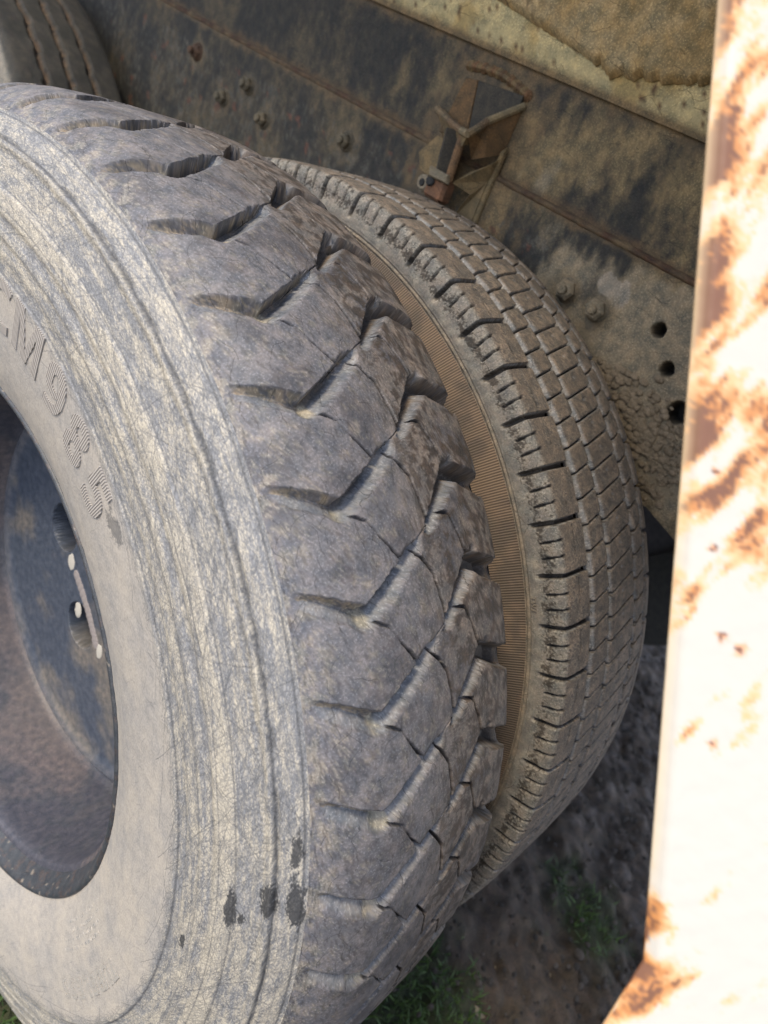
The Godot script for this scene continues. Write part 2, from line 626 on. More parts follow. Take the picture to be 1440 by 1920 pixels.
func color_a(s: float, deg: float, h: float, q: Vector3) -> Color:
	var n1 := n_low.get_noise_3dv(q)
	var n2 := n_mid.get_noise_3dv(q)
	var n3 := n_fine.get_noise_3dv(q)
	var streak := n_fine.get_noise_3d(deg * 0.0022, s * 0.0011, 3.0)
	var inner := sm(5.0, 60.0, s)
	var outer := sm(-50.0, -90.0, s)
	var base := Color(0.198, 0.187, 0.192).lerp(Color(0.200, 0.170, 0.148), inner)
	base = mixc(base, Color(0.128, 0.118, 0.122), sm(0.0, 0.42, n1 + 0.5 * n2))
	# the outer shoulder is scuffed pale, the inner rows carry dark brown patches
	base = mixc(base, Color(0.33, 0.30, 0.255), sm(0.0, 0.36, n2 * 0.8 + 0.5 * n3 + 0.4 * streak - 0.16 + 0.36 * outer) * (0.75 + 0.25 * outer))
	base = mixc(base, Color(0.16, 0.16, 0.18), outer * sm(0.05, 0.3, -n2 + 0.5 * streak))
	var brown := sm(-0.02, 0.12, n2 * 0.9 + 0.5 * streak + 0.25 * n3 - 0.20 + 0.20 * inner) * (0.12 + 0.83 * inner)
	base = mixc(base, Color(0.075, 0.056, 0.043), brown)
	base = mixc(base, Color(0.07, 0.062, 0.06), 0.55 * sm(0.22, 0.34, streak))
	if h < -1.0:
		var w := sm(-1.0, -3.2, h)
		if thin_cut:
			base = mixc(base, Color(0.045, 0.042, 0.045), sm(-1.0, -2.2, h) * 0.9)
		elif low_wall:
			# bare rubber, blue sky light painted into the wall that faces up
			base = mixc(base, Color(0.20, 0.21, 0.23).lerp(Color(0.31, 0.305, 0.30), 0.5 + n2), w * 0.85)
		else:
			var clay_bounce := Color(0.36, 0.285, 0.19).lerp(Color(0.17, 0.125, 0.09), inner)  # clay dust, with ground bounce painted into the wall that faces down
			base = mixc(base, clay_bounce.lerp(Color(0.13, 0.12, 0.12), sm(-0.1, 0.3, n2 + n3)), w * 0.8)
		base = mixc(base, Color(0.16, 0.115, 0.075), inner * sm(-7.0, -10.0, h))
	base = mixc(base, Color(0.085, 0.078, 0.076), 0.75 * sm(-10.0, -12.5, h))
	# dried mud caught at the bend of the groove
	var t := (deg - phase_a) / PITCH_A + 0.5
	var bend := Vector2(s + 33.0, (t - floor(t) - 0.5 - 0.02) * MM_A * 1.2).length() + 9.0 * n2
	base = mixc(base, Color(0.44, 0.385, 0.28), (1.0 - sm(3.0, 9.5, bend)) * sm(-1.0, -4.0, h) * 0.85)
	return base

func tread_piece_a(sides: Array, k: int, nu: int, nv: int) -> ArrayMesh:
	var pts := coons(sides[0], sides[1], sides[2], sides[3], nu, nv, 0.62)
	var lo := Vector2(1e9, 1e9)
	var hi := -lo
	for p in pts:
		lo = lo.min(p)
		hi = hi.max(p)
	var gs := near_grooves(lo, hi)
	var P := PackedVector3Array()
	var U := PackedVector2Array()
	var C := PackedColorArray()
	var tmid := deg_to_rad(phase_a + k * PITCH_A)
	for p in pts:
		var deg := phase_a + (p.y / MM_A + k) * PITCH_A
		var q0 := prof_a.at(p.x, deg, 0.0)
		var wv := Vector2(n_warp.get_noise_3dv(q0), n_warp.get_noise_3dv(q0 + Vector3(7, 3, 1)))
		var pw := p + wv * 0.75
		var h := -1.5 * depth_a(pw, gs) + n_low.get_noise_3dv(q0) * 0.6 + n_mid.get_noise_3dv(q0) * 0.18
		if p.x < crease_s + 12.0:
			h *= sm(crease_s, crease_s + 12.0, p.x)
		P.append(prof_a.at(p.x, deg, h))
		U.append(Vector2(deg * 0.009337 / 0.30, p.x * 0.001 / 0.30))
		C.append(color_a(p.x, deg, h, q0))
	var outw := func(_p: Vector3) -> Vector3: return Vector3(0, sin(tmid), cos(tmid))
	return grid_mesh(P, nu + 2, nv + 2, U, C, outw, 1)

func v2(a: Array) -> Array:
	var out := []
	for i in range(0, a.size(), 2):
		out.append(Vector2(a[i], a[i + 1] * MM_A))
	return out

func outer_wheel() -> void:
	var root := thing("wheel", "dusty truck wheel with worn chevron lug tread and CM985 on its side, nearest the camera", "truck wheel", Vector3(0.0, 0, 0), "wheels under the truck")
	var hub := Vector3(0, AXLE, 0)
	prof_a = Profile.new([[-0.074, 0.262], [-0.082, 0.281], [-0.0895, 0.296], [-0.099, 0.322], [-0.1055, 0.355], [-0.1085, 0.395], [-0.1080, 0.416], [-0.1035, 0.448], [-0.0945, 0.481], [-0.0870, 0.4965], [-0.0775, 0.5085], [-0.0660, 0.5200], [-0.0500, 0.5295], [-0.0300, 0.5343], [0.0, 0.5360], [0.04, 0.5361], [0.075, 0.5352], [0.105, 0.5338], [0.124, 0.5310], [0.1350, 0.5235], [0.1395, 0.508], [0.1420, 0.475], [0.1455, 0.420], [0.140, 0.360], [0.124, 0.300], [0.11, 0.265]], 0.0)
	crease_s = prof_a.s_of_r(0.5085)
	var s_bead := prof_a.s_of_r(0.284)
	var d0 := -62.0
	var d1 := 118.0
	var uvf := func(s: float, d: float) -> Vector2: return Vector2((d + 60.0) / 170.0, (s - s_bead) / (crease_s - s_bead))
	var hf := func(s: float, d: float) -> float:
		var v := (s - s_bead) / (crease_s - s_bead)
		var q := prof_a.at(s, d, 0.0)
		var n := n_mid.get_noise_3dv(q)
		var h := 0.5 * n_low.get_noise_3dv(q) + 0.25 * n
		h -= 1.7 * sm(0.53, 0.538, v) * (1.0 - sm(0.56, 0.60, v))         # step where the smooth band ends
		h += 1.9 * sm(0.69, 0.71, v) * (1.0 - sm(0.765, 0.778, v))         # moulded ribs
		h += 1.2 * sm(0.63, 0.64, v) * (1.0 - sm(0.655, 0.68, v))
		var wob := 0.004 * n_low.get_noise_2d(d * 0.02, 3.0)
		h += 3.0 * sm(0.868, 0.892, v + wob) * (1.0 - sm(0.900, 0.906, v + wob))    # the split rib
		h -= 1.8 * sm(0.899, 0.904, v + wob) * (1.0 - sm(0.908, 0.917, v + wob)) * sm(-0.35, 0.2, n_low.get_noise_2d(d * 0.011, 40.0))
		h -= 0.9 * (1.0 - sm(0.0, 0.012, absf(v - 0.985 - wob)))
		return h * (1.0 - sm(0.96, 1.0, v)) - 0.8 * (1.0 - sm(0.0, 0.01, absf(v - 0.99)))
	var white := func(_s: float, _d: float, _h: float) -> Color: return Color.WHITE
	# tyre body: the side towards the camera in fine steps, the rest of the ring coarser
	var st := new_st()
	var side := strip(prof_a, s_bead, crease_s, 190, d0, d1, 760, hf, white, uvf)
	var tyre := part("tyre", side, M.side, root)
	tyre.position = hub
	var plain_h := func(_s: float, _d: float) -> float: return 0.0
	var floor_h := func(_s: float, _d: float) -> float: return -13.0
	var grey := func(s: float, d: float, _h: float) -> Color: return Color(0.16, 0.145, 0.13)
	var uv2 := func(s: float, d: float) -> Vector2: return Vector2(d * 0.0093 / 0.3, s * 0.001 / 0.3)
	part("sidewall", strip(prof_a, s_bead, crease_s, 60, d1, d0 + 360.0, 120, hf, white, uvf), M.side, tyre)
	part("inner_sidewall", strip(prof_a, 148.0, prof_a.s_max(), 40, 0.0, 360.0, 181, plain_h, grey, uv2), M.rubber, tyre)
	var gsall := near_grooves(Vector2(-100, -100), Vector2(165, 100))
	# the rows of tread blocks; each block is one piece
	var c0 := crease_s
	for k in range(-10, 10):
		var shoulder := [v2([c0, -0.60, -85, -0.60, -62, -0.738, -34, -0.925, -7, -0.71, 7.5, -0.57]), v2([c0, 0.40, -85, 0.40, -62, 0.262, -34, 0.075]), v2([c0, -0.60, c0, 0.40]), v2([7.5, -0.57, -6.8, -0.29, -14.4, -0.13, -34, 0.075])]
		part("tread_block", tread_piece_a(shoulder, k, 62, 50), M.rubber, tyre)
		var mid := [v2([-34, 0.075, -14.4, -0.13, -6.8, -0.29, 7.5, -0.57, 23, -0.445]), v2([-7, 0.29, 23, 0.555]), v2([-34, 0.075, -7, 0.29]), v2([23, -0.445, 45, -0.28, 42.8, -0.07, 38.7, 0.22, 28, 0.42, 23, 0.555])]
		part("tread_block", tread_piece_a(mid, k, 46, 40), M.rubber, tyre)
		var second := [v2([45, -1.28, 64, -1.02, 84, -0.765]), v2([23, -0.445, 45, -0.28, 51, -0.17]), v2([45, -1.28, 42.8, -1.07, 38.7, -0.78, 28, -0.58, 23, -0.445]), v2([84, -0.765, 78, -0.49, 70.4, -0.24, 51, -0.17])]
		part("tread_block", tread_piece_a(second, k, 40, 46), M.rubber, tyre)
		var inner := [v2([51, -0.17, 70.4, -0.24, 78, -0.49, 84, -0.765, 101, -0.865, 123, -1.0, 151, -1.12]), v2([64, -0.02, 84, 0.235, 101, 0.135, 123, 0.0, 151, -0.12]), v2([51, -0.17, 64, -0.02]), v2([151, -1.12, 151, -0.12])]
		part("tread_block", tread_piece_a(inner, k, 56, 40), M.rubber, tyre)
	# the part of the tread that faces away
	var back_h := func(s: float, d: float) -> float:
		var t := (d - phase_a) / PITCH_A
		var p := Vector2(s, (t - floor(t)) * MM_A)
		return -depth_a(p, gsall)
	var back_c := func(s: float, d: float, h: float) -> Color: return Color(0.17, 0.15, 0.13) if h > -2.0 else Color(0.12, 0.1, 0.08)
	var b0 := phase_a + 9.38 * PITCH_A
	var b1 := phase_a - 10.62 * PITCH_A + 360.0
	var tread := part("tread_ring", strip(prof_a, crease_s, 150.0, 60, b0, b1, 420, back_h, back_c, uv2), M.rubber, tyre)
	tread.set_meta("kind", "stuff")
	# lettering and mould marks
	for q in [["C", 87.6, 0.3815], ["M", 80.3, 0.3825], ["9", 72.4, 0.3805], ["8", 65.9, 0.378], ["5", 59.4, 0.3755]]:
		glyphs("raised_letter", q[0], q[1], q[2] + 0.001, 0.0415, 1.1, tyre, prof_a, M.hatch, true)
	var tl := "TUBELESS"
	for i in tl.length():
		glyphs("raised_letter", tl[i], -10.5 - i * 2.9, 0.371, 0.019, 0.8, tyre, prof_a, M.dustplain, false)
	for row in 4:
		var stt := new_st()
		var d := -9.0 - row * 0.9
		while d > -26.5 - row * 0.6:
			var wd := rng.randf_range(0.35, 0.75)
			if rng.randf() > 0.16:
				bump_on(stt, prof_a, prof_a.s_of_r(0.3125 + row * 0.0078), d, wd * 0.42, 3.6, 0.5)
			d -= wd
		part("moulded_text", stt.commit(), M.dustplain, tyre)
	rim(root, hub)

func bump_on(st: SurfaceTool, pr: Profile, s: float, d: float, hd: float, hs: float, h: float) -> void:
	var a := [pr.at(s - hs * 0.5, d - hd, -0.4), pr.at(s + hs * 0.5, d - hd, -0.4), pr.at(s + hs * 0.5, d + hd, -0.4), pr.at(s - hs * 0.5, d + hd, -0.4)]
	var c := pr.at(s, d, 0.0)
	var o := pr.at(s, d, 5.0) - c
	var b := []
	for p in a:
		b.append(c + (p - c) * 0.72 + o * 0.2 * h)
	add_tri(st, b[0], b[1], b[2], o, Color.WHITE)
	add_tri(st, b[0], b[2], b[3], o, Color.WHITE)
	for i in 4:
		var k := (i + 1) % 4
		var out: Vector3 = (a[i] + a[k]) * 0.5 - c + o * 0.1
		add_tri(st, a[i], a[k], b[k], out, Color.WHITE)
		add_tri(st, a[i], b[k], b[i], out, Color.WHITE)

var font: SystemFont

func glyphs(called: String, ch: String, deg: float, r: float, size: float, h: float, parent: Node, pr: Profile, m: Material, hatched: bool) -> void:
	if font == null:
		font = SystemFont.new()
		font.font_names = PackedStringArray(["Droid Sans"])
		font.font_weight = 700
	var tm := TextMesh.new()
	tm.text = ch
	tm.font = font
	tm.font_size = 64
	tm.pixel_size = size / 46.0
	tm.depth = 0.002
	tm.curve_step = 1.0
	var arr := tm.get_mesh_arrays() if tm.get_surface_count() > 0 else []
	if arr.is_empty():
		return
	var vs: PackedVector3Array = arr[Mesh.ARRAY_VERTEX]
	var ns: PackedVector3Array = arr[Mesh.ARRAY_NORMAL]
	var idx: PackedInt32Array = arr[Mesh.ARRAY_INDEX] if arr[Mesh.ARRAY_INDEX] != null else PackedInt32Array(range(vs.size()))
	var bb := AABB(vs[0], Vector3.ZERO)
	for p in vs:
		bb = bb.expand(p)
	var c := bb.get_center()
	var s_mid := pr.s_of_r(r)
	var st := new_st()
	for f in range(0, idx.size(), 3):
		var q := []
		var uvs := []
		var nsum := Vector3.ZERO
		for e in 3:
			var p := vs[idx[f + e]] - c
			var hh := h if p.z > 0.0 else -0.8
			var s := s_mid + p.y * 1000.0
			var dg := deg - rad_to_deg(p.x * 1.12 / r)
			q.append(pr.at(s, dg, hh))
			uvs.append(Vector2(dg * 0.0063 / 0.0165, s * 0.001 / 0.02))
			nsum += ns[idx[f + e]]
		var face := pr.at(s_mid, deg, 5.0) - pr.at(s_mid, deg, 0.0)
		var g: Vector3 = (q[1] - q[0]).cross(q[2] - q[0])
		if g.length_squared() < 1e-18:
			continue
		var n := g.normalized()
		var is_front := nsum.z > 1.5
		var is_back := nsum.z < -1.5
		if is_back:
			continue
		# text mesh triangles wind clockwise to the outside, like all of Godot's
		var order := [0, 1, 2]
		if is_front:
			if n.dot(face) > 0.0:
				order = [0, 2, 1]
			else:
				n = -n
		else:
			n = -n
		for e in order:
			st.set_normal(n)
			st.set_uv(uvs[e])
			st.set_color(Color.WHITE)
			st.add_vertex(q[e])
	part(called, st.commit(), m, parent)

# ------------------------------------------------------------------ rim of the outer wheel
func rim(root: Node3D, hub: Vector3) -> void:
	var lip := Profile.new([[-0.072, 0.273], [-0.077, 0.2765], [-0.0825, 0.2815], [-0.0880, 0.2860], [-0.0900, 0.2893], [-0.0890, 0.2920], [-0.085, 0.2925], [-0.079, 0.289]], -9.0)
	lip.s0 = 0.0
	var z := func(_s: float, _d: float) -> float: return 0.0
	var uv := func(s: float, d: float) -> Vector2: return Vector2(d * 0.005 / 0.2, s * 0.001 / 0.2)
	var lc := func(s: float, d: float, _h: float) -> Color:
		var q := lip.at(s, d, 0.0)
		var n := n_mid.get_noise_3dv(q) + 0.5 * n_fine.get_noise_3dv(q)
		var c := Color(0.07, 0.075, 0.09)
		c = mixc(c, Color(0.20, 0.115, 0.065), 0.3 * sm(0.30, 0.45, n + 0.10 * sm(0.0, -50.0, d)))
		return mixc(c, Color(0.36, 0.31, 0.25), 0.8 * sm(0.47, 0.52, n_mid.get_noise_3dv(q * 1.2)))
	var r := part("rim", strip(lip, 0.0, lip.s_max(), 22, -180.0, 180.0, 721, z, lc, uv), M.paint, root)
	r.position = hub
	# barrel and disc: profile walked from the lip inwards to the middle
	var barrel := Profile.new([[-0.0722, 0.2735], [-0.068, 0.268], [-0.056, 0.2655], [-0.03, 0.264], [0.0, 0.261], [0.03, 0.2575], [0.045, 0.2548], [0.0535, 0.2510], [0.0545, 0.2470]], -9.0)
	barrel.s0 = 0.0
	var bc := func(s: float, d: float, _h: float) -> Color:
		var q := barrel.at(s, d, 0.0)
		var n := n_low.get_noise_3dv(q * 0.5) + 0.12 * n_mid.get_noise_3dv(q * 0.5)
		var c := mixc(Color(0.095, 0.098, 0.118), Color(0.165, 0.142, 0.148), sm(-0.15, 0.35, n + 0.25 * sm(60.0, 150.0, s)))
		c = mixc(c, Color(0.15, 0.115, 0.085), 0.1 * sm(0.25, 0.7, n))
		return mixc(c, Color(0.35, 0.33, 0.3), 0.0 * sm(0.52, 0.56, n_fine.get_noise_3dv(q * 1.7)))
	part("barrel", strip(barrel, 0.0, barrel.s_max(), 60, -180.0, 180.0, 361, z, bc, uv), M.paint, r)
	# the disc, with hand holes pressed through it
	var P := PackedVector3Array()
	var U := PackedVector2Array()
	var C := PackedColorArray()
	var nr := 120
	var nd := 361
	var holes := [Vector2(0.0385, -0.0900), Vector2(-0.060, -0.0148)]   # (y, z) on the disc
	for j in nd:
		var a := deg_to_rad(float(j) - 180.0)
		for i in nr:
			var f := float(i) / (nr - 1)
			var rad := lerpf(0.2485, 0.004, f)
			var x := 0.0548 - 0.011 * sm(0.247, 0.236, rad) + 0.005 * sm(0.234, 0.215, rad)
			var q := Vector3(x, rad * sin(a), rad * cos(a))
			var hole := 0.0
			for h in holes:
				var dd: Vector2 = Vector2(q.y, q.z) - h
				hole = maxf(hole, 1.0 - sm(0.0265, 0.0300, Vector2(dd.x, dd.y).length()))
			x += 0.05 * hole
			P.append(Vector3(x, q.y, q.z))
			U.append(Vector2(q.z, q.y) / 0.2)
			var n := n_low.get_noise_3dv(q * 0.6) + 0.16 * n_mid.get_noise_3dv(q * 0.5)
			var c := mixc(Color(0.085, 0.105, 0.145), Color(0.27, 0.235, 0.195), 0.75 * sm(0.10, 0.75, n + 0.6 * sm(0.02, -0.1, q.y) * sm(-0.1, 0.05, q.z)))
			c = mixc(c, Color(0.18, 0.18, 0.2), 0.6 * sm(0.222, 0.229, rad) * (1.0 - sm(0.238, 0.244, rad)))
			c = mixc(c, Color(0.02, 0.02, 0.022), hole)  # shade of the hand holes painted into their recess
			C.append(c)
	var disc := part("wheel_disc", grid_mesh(P, nr, nd, U, C, func(_p: Vector3) -> Vector3: return Vector3(-1, 0, 0)), M.paint, r)
	# dabs of white paint beside the holes
	for q in [[0.0068, -0.0610, 0.0085, 0.0125], [-0.0445, -0.0265, 0.0075, 0.0120], [-0.0590, 0.0345, 0.0075, 0.0125]]:
		var st := new_st()
		paint_dab(st, Vector3(0.0483, q[0], q[1]), q[2], q[3])
		part("paint_dab", st.commit(), M.white_paint, r)
	var st2 := new_st()
	for i in 14:
		var t := i / 13.0
		paint_dab(st2, Vector3(0.0482, lerpf(-0.002, -0.056, t), lerpf(-0.044, 0.024, t) + 0.006 * sin(t * PI)), 0.0075, 0.008)
	part("paint_smear", st2.commit(), M.chalk, r)

func paint_dab(st: SurfaceTool, c: Vector3, rz: float, ry: float) -> void:
	var n := 14
	var ring := []
	for i in n:
		var a := TAU * i / n
		var k := 1.0 + 0.25 * n_mid.get_noise_3d(c.y * 40.0 + cos(a) * 0.02, c.z * 40.0 + sin(a) * 0.02, 5.0) + rng.randf_range(-0.06, 0.06)
		ring.append(c + Vector3(0.0010, sin(a) * ry * k, cos(a) * rz * k))
	var top := c + Vector3(-0.0008, 0, 0)
	for i in n:
		var m1: Vector3 = c + (ring[i] - c) * 0.8 + Vector3(-0.0008, 0, 0)
		var k := (i + 1) % n
		var m2: Vector3 = c + (ring[k] - c) * 0.8 + Vector3(-0.0008, 0, 0)
		add_tri(st, top, m1, m2, Vector3(-1, 0, 0), Color.WHITE)
		add_tri(st, ring[i], ring[k], m2, ring[i] - c + Vector3(-0.002, 0, 0), Color.WHITE)
		add_tri(st, ring[i], m2, m1, ring[i] - c + Vector3(-0.002, 0, 0), Color.WHITE)

# ------------------------------------------------------------------ inner tyre
var prof_b: Profile

func color_b(s: float, deg: float, h: float, q: Vector3) -> Color:
	var n1 := n_low.get_noise_3dv(q)
	var n2 := n_mid.get_noise_3dv(q)
	var n3 := n_fine.get_noise_3dv(q)
	var side := 1.0 - sm(-102.5, -97.0, s)
	var top := mixc(Color(0.170, 0.140, 0.113), Color(0.245, 0.200, 0.158), sm(-0.25, 0.35, n2 + 0.4 * n1))
	top = mixc(top, Color(0.11, 0.095, 0.083), sm(0.15, 0.4, n3 + 0.4 * n2))
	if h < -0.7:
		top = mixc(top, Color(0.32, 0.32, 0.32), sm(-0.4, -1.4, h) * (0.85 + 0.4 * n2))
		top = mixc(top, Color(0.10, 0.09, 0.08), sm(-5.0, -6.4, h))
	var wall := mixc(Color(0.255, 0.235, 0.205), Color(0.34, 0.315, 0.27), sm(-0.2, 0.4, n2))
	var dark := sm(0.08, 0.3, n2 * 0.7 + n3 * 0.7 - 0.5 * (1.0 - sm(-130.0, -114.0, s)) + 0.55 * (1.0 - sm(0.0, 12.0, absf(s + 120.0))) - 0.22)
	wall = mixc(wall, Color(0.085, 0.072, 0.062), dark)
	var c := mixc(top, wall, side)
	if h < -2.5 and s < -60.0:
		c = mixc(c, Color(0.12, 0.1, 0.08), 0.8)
	return c

func seg_dip(p: Vector2, a: Vector2, b: Vector2, hw: float, wall: float, dep: float) -> float:
	var d := b - a
	var q := p - a
	var t := clampf(q.dot(d) / d.length_squared(), 0.0, 1.0)
	var dist := (q - d * t).length() - hw
	if dist > wall:
		return 0.0
	return dep if dist < 0.0 else dep * (1.0 - dist / wall)

# corners in (s mm, degrees): bottom-left, bottom-right, top-left, top-right
func block_b(c: Array, nu: int, nv: int, wl: float, wr: float, wt: float, deep: float, kind: int, seed_: int) -> ArrayMesh:
	var us := spaced(nu, 0.7 if kind else 0.35)
	var vs := spaced(nv, 0.7 if kind else 0.45)
	var P := PackedVector3Array()
	var U := PackedVector2Array()
	var C := PackedColorArray()
	var mm := 9.2      # millimetres in a degree
	var height_mm: float = (c[2].y - c[0].y) * mm
	var jig := 0.25 * sin(seed_ * 12.9898)
	for j in vs.size():
		var v := vs[j]
		for i in us.size():
			var u := us[i]
			var l: Vector2 = c[0].lerp(c[2], v)
			var r: Vector2 = c[1].lerp(c[3], v)
			var p := l.lerp(r, u)
			var width := r.x - l.x
			if kind != 0:   # the sides bulge, as moulded zigzag edges do
				p.x += 1.3 * sin(PI * v) * (u - 0.35) * (1.0 if kind != 2 else 0.8) + 1.0 * sin(TAU * v) * 0.6
			var q0 := prof_b.at(p.x, p.y, 0.0)
			var wob := n_warp.get_noise_3dv(q0) * 0.45
			var slit := 0.0
			var dl := u * width + wob
			var dr := (1.0 - u) * width + wob
			var db := v * height_mm + wob * 0.6
			var dt := (1.0 - v) * height_mm + wob * 0.6
			var h := 0.0
			if kind == 0:
				# shoulder block: groove above and below, open towards the side
				var reach := sm(-131.0, -120.0, p.x)
				var e := minf(db, dt)
				h -= deep * reach * (1.0 - sm(0.9 + 0.8 * sm(-92.0, -60.0, p.x), 3.4, e))
				h -= 6.0 * (1.0 - sm(0.8, 3.2, dr))
				for f in [0.36, 0.66]:
					slit += seg_dip(Vector2(p.x, v * height_mm), Vector2(-119.0 + jig * 4.0, (f - 0.02) * height_mm), Vector2(-97.0 + jig * 6.0, (f + 0.015) * height_mm), 0.6, 0.5, 3.4)
				var zx := -80.0 + 3.0 * sm(0.40, 0.48, v) + jig
				if v > 0.12 and v < 0.9:
					slit += 1.6 * (1.0 - sm(0.25, 0.8, absf(p.x - zx + wob)))
				h -= slit
			else:
				var k := 1.0 - clampf((dl - 2.2) / wl, 0.0, 1.0)
				k = maxf(k, 1.0 - sm(0.0, wr, dr - 1.2))
				k = maxf(k, 1.0 - sm(0.0, wt, db - 0.3))
				k = maxf(k, 1.0 - sm(0.0, wt, dt - 0.3))
				# rounded corners
				var cx := minf(dl - 4.0, dr)
				var cy := minf(db, dt)
				if cx < 4.0 and cy < 4.0:
					k = maxf(k, 1.0 - sm(0.0, 1.3, 3.7 - Vector2(4.0 - cx, 4.0 - cy).length()))
				h -= deep * k
				if kind == 2:
					h -= 2.2 * (1.0 - sm(0.25, 0.8, absf(u - 0.53 - 0.03 * sin(v * 5.0)) * width))
			h += n_low.get_noise_3dv(q0) * 0.5 + n_mid.get_noise_3dv(q0) * 0.3
			P.append(prof_b.at(p.x, p.y, h))
			U.append(Vector2(p.y * 0.00934 / 0.3, p.x * 0.001 / 0.3))
			C.append(mixc(color_b(p.x, p.y, h + slit, q0), Color(0.045, 0.04, 0.036), slit * 0.8))  # shade inside the narrow slits is painted in
	var a := deg_to_rad((c[0].y + c[2].y) * 0.5)
	return grid_mesh(P, nu + 2, nv + 2, U, C, func(_p: Vector3) -> Vector3: return Vector3(-0.5, sin(a), cos(a)), 1)

func inner_wheel() -> void:
	var root := thing("wheel", "brown dusty truck wheel with fine square tread blocks, between the lugged wheel and the chassis", "truck wheel", Vector3.ZERO, "wheels under the truck")
	var hub := Vector3(0, AXLE, 0)
	prof_b = Profile.new([[0.225, 0.275], [0.205, 0.31], [0.197, 0.36], [0.205, 0.415], [0.219, 0.447], [0.2365, 0.478], [0.2395, 0.4840], [0.2380, 0.4930], [0.2400, 0.5045], [0.2412, 0.5145], [0.2436, 0.5220], [0.2490, 0.5248], [0.27, 0.5262], [0.345, 0.5272], [0.41, 0.5258], [0.437, 0.5232], [0.449, 0.5195], [0.455, 0.508], [0.457, 0.490], [0.461, 0.46], [0.473, 0.41], [0.471, 0.35], [0.455, 0.30], [0.44, 0.275]], 0.345)
	var s_lip := prof_b.s_of_r(0.4832)
	var s_low := prof_b.s_of_r(0.4945)
	var zero := func(_s: float, _d: float) -> float: return 0.0
	var uvr := func(s: float, d: float) -> Vector2: return Vector2(d * 0.0079 / 0.0200, s * 0.001 / 0.05)
	var uv2 := func(s: float, d: float) -> Vector2: return Vector2(d * 0.0093 / 0.3, s * 0.001 / 0.3)
	var dustc := func(s: float, d: float, _h: float) -> Color:
		var q := prof_b.at(s, d, 0.0)
		var n := n_low.get_noise_3dv(q) + 0.5 * n_mid.get_noise_3dv(q)
		return mixc(Color(0.12, 0.092, 0.070), Color(0.19, 0.135, 0.093), sm(-0.3, 0.35, n))
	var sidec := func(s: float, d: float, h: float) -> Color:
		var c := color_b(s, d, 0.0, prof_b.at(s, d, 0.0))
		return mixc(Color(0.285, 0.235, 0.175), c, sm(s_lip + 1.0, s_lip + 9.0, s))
	var lip_h := func(s: float, d: float) -> float:
		var q := prof_b.at(s, d, 0.0)
		var e := s - s_lip
		return 1.5 * sm(-1.0, 1.2, e) * (1.0 - sm(2.2, 4.0, e)) + 0.5 * sm(4.5, 5.5, e) * (1.0 - sm(6.0, 7.5, e)) + 0.35 * n_mid.get_noise_3dv(q) * sm(0.0, 4.0, e) + 0.6 * n_fine.get_noise_3dv(q) * sm(0.0, 1.5, e) * (1.0 - sm(2.5, 6.0, e))
	var s_split := s_lip - 1.5
	var tyre := part("tyre", strip(prof_b, s_split, s_low, 22, -32.0, 125.0, 640, lip_h, sidec, uv2), M.rubber_b, root)
	tyre.position = hub
	part("ribbed_sidewall", strip(prof_b, prof_b.s_min(), s_split, 60, -32.0, 125.0, 300, zero, dustc, uvr), M.ribbed, tyre)
	part("sidewall", strip(prof_b, prof_b.s_min(), s_low, 60, 125.0, 328.0, 160, zero, dustc, uv2), M.rubber_b, tyre)
	part("inner_sidewall", strip(prof_b, 110.5, prof_b.s_max(), 40, 0.0, 360.0, 181, zero, dustc, uv2), M.rubber_b, tyre)
	var ph := 44.1
	for k in range(-13, 14):
		var d := ph + k * PITCH_B
		part("tread_block", block_b([Vector2(s_low, d), Vector2(-56.0, d), Vector2(s_low, d + PITCH_B), Vector2(-56.0, d + PITCH_B)], 54, 58, 0, 0, 0, 7.5, 0, k), M.rubber_b, tyre)
		part("tread_block", block_b([Vector2(80.5, d + 1.0), Vector2(111.0, d + 1.0), Vector2(80.5, d + 1.0 + PITCH_B), Vector2(111.0, d + 1.0 + PITCH_B)], 14, 14, 3.0, 2.0, 2.0, 6.5, 1, k), M.rubber_b, tyre)
	for k in range(-26, 28):
		var d := 48.42 + k * PITCH_B * 0.5
		var h := PITCH_B * 0.5
		part("tread_block", block_b([Vector2(-56.0, d - 0.15), Vector2(-16.0, d + 0.85), Vector2(-56.0, d - 0.15 + h), Vector2(-16.0, d + 0.85 + h)], 20, 18, 5.0, 1.2, 1.1, 6.5, 1, k), M.rubber_b, tyre)
		part("tread_block", block_b([Vector2(-16.0, d - 0.25), Vector2(49.0, d + 1.35), Vector2(-16.0, d - 0.25 + h), Vector2(49.0, d + 1.35 + h)], 28, 18, 4.6, 1.2, 1.1, 6.5, 2, k + 50), M.rubber_b, tyre)
		part("tread_block", block_b([Vector2(49.0, d - 0.2), Vector2(80.5, d + 1.0), Vector2(49.0, d - 0.2 + h), Vector2(80.5, d + 1.0 + h)], 16, 16, 4.4, 1.2, 1.1, 6.5, 1, k + 90), M.rubber_b, tyre)
	var back_h := func(s: float, d: float) -> float: return -6.0 if fposmod(d, PITCH_B) < 0.5 or absf(absf(s) - 30.0) < 3.0 else 0.0
	part("tread_ring", strip(prof_b, s_low, 111.0, 60, ph + 14.0 * PITCH_B, ph - 13.0 * PITCH_B + 360.0, 400, back_h, dustc, uv2), M.rubber_b, tyre).set_meta("kind", "stuff")
	glyphs("raised_letter", "TWI", 35.4, 0.4915, 0.0055, 0.9, tyre, prof_b, M.mould, false)
	# steel rim behind
	var st := new_st()
	ring_band(st, 0.23, 0.44, 0.277, Color(0.07, 0.07, 0.075))
	var r := part("rim", st.commit(), M.paint, root)
	r.position = hub

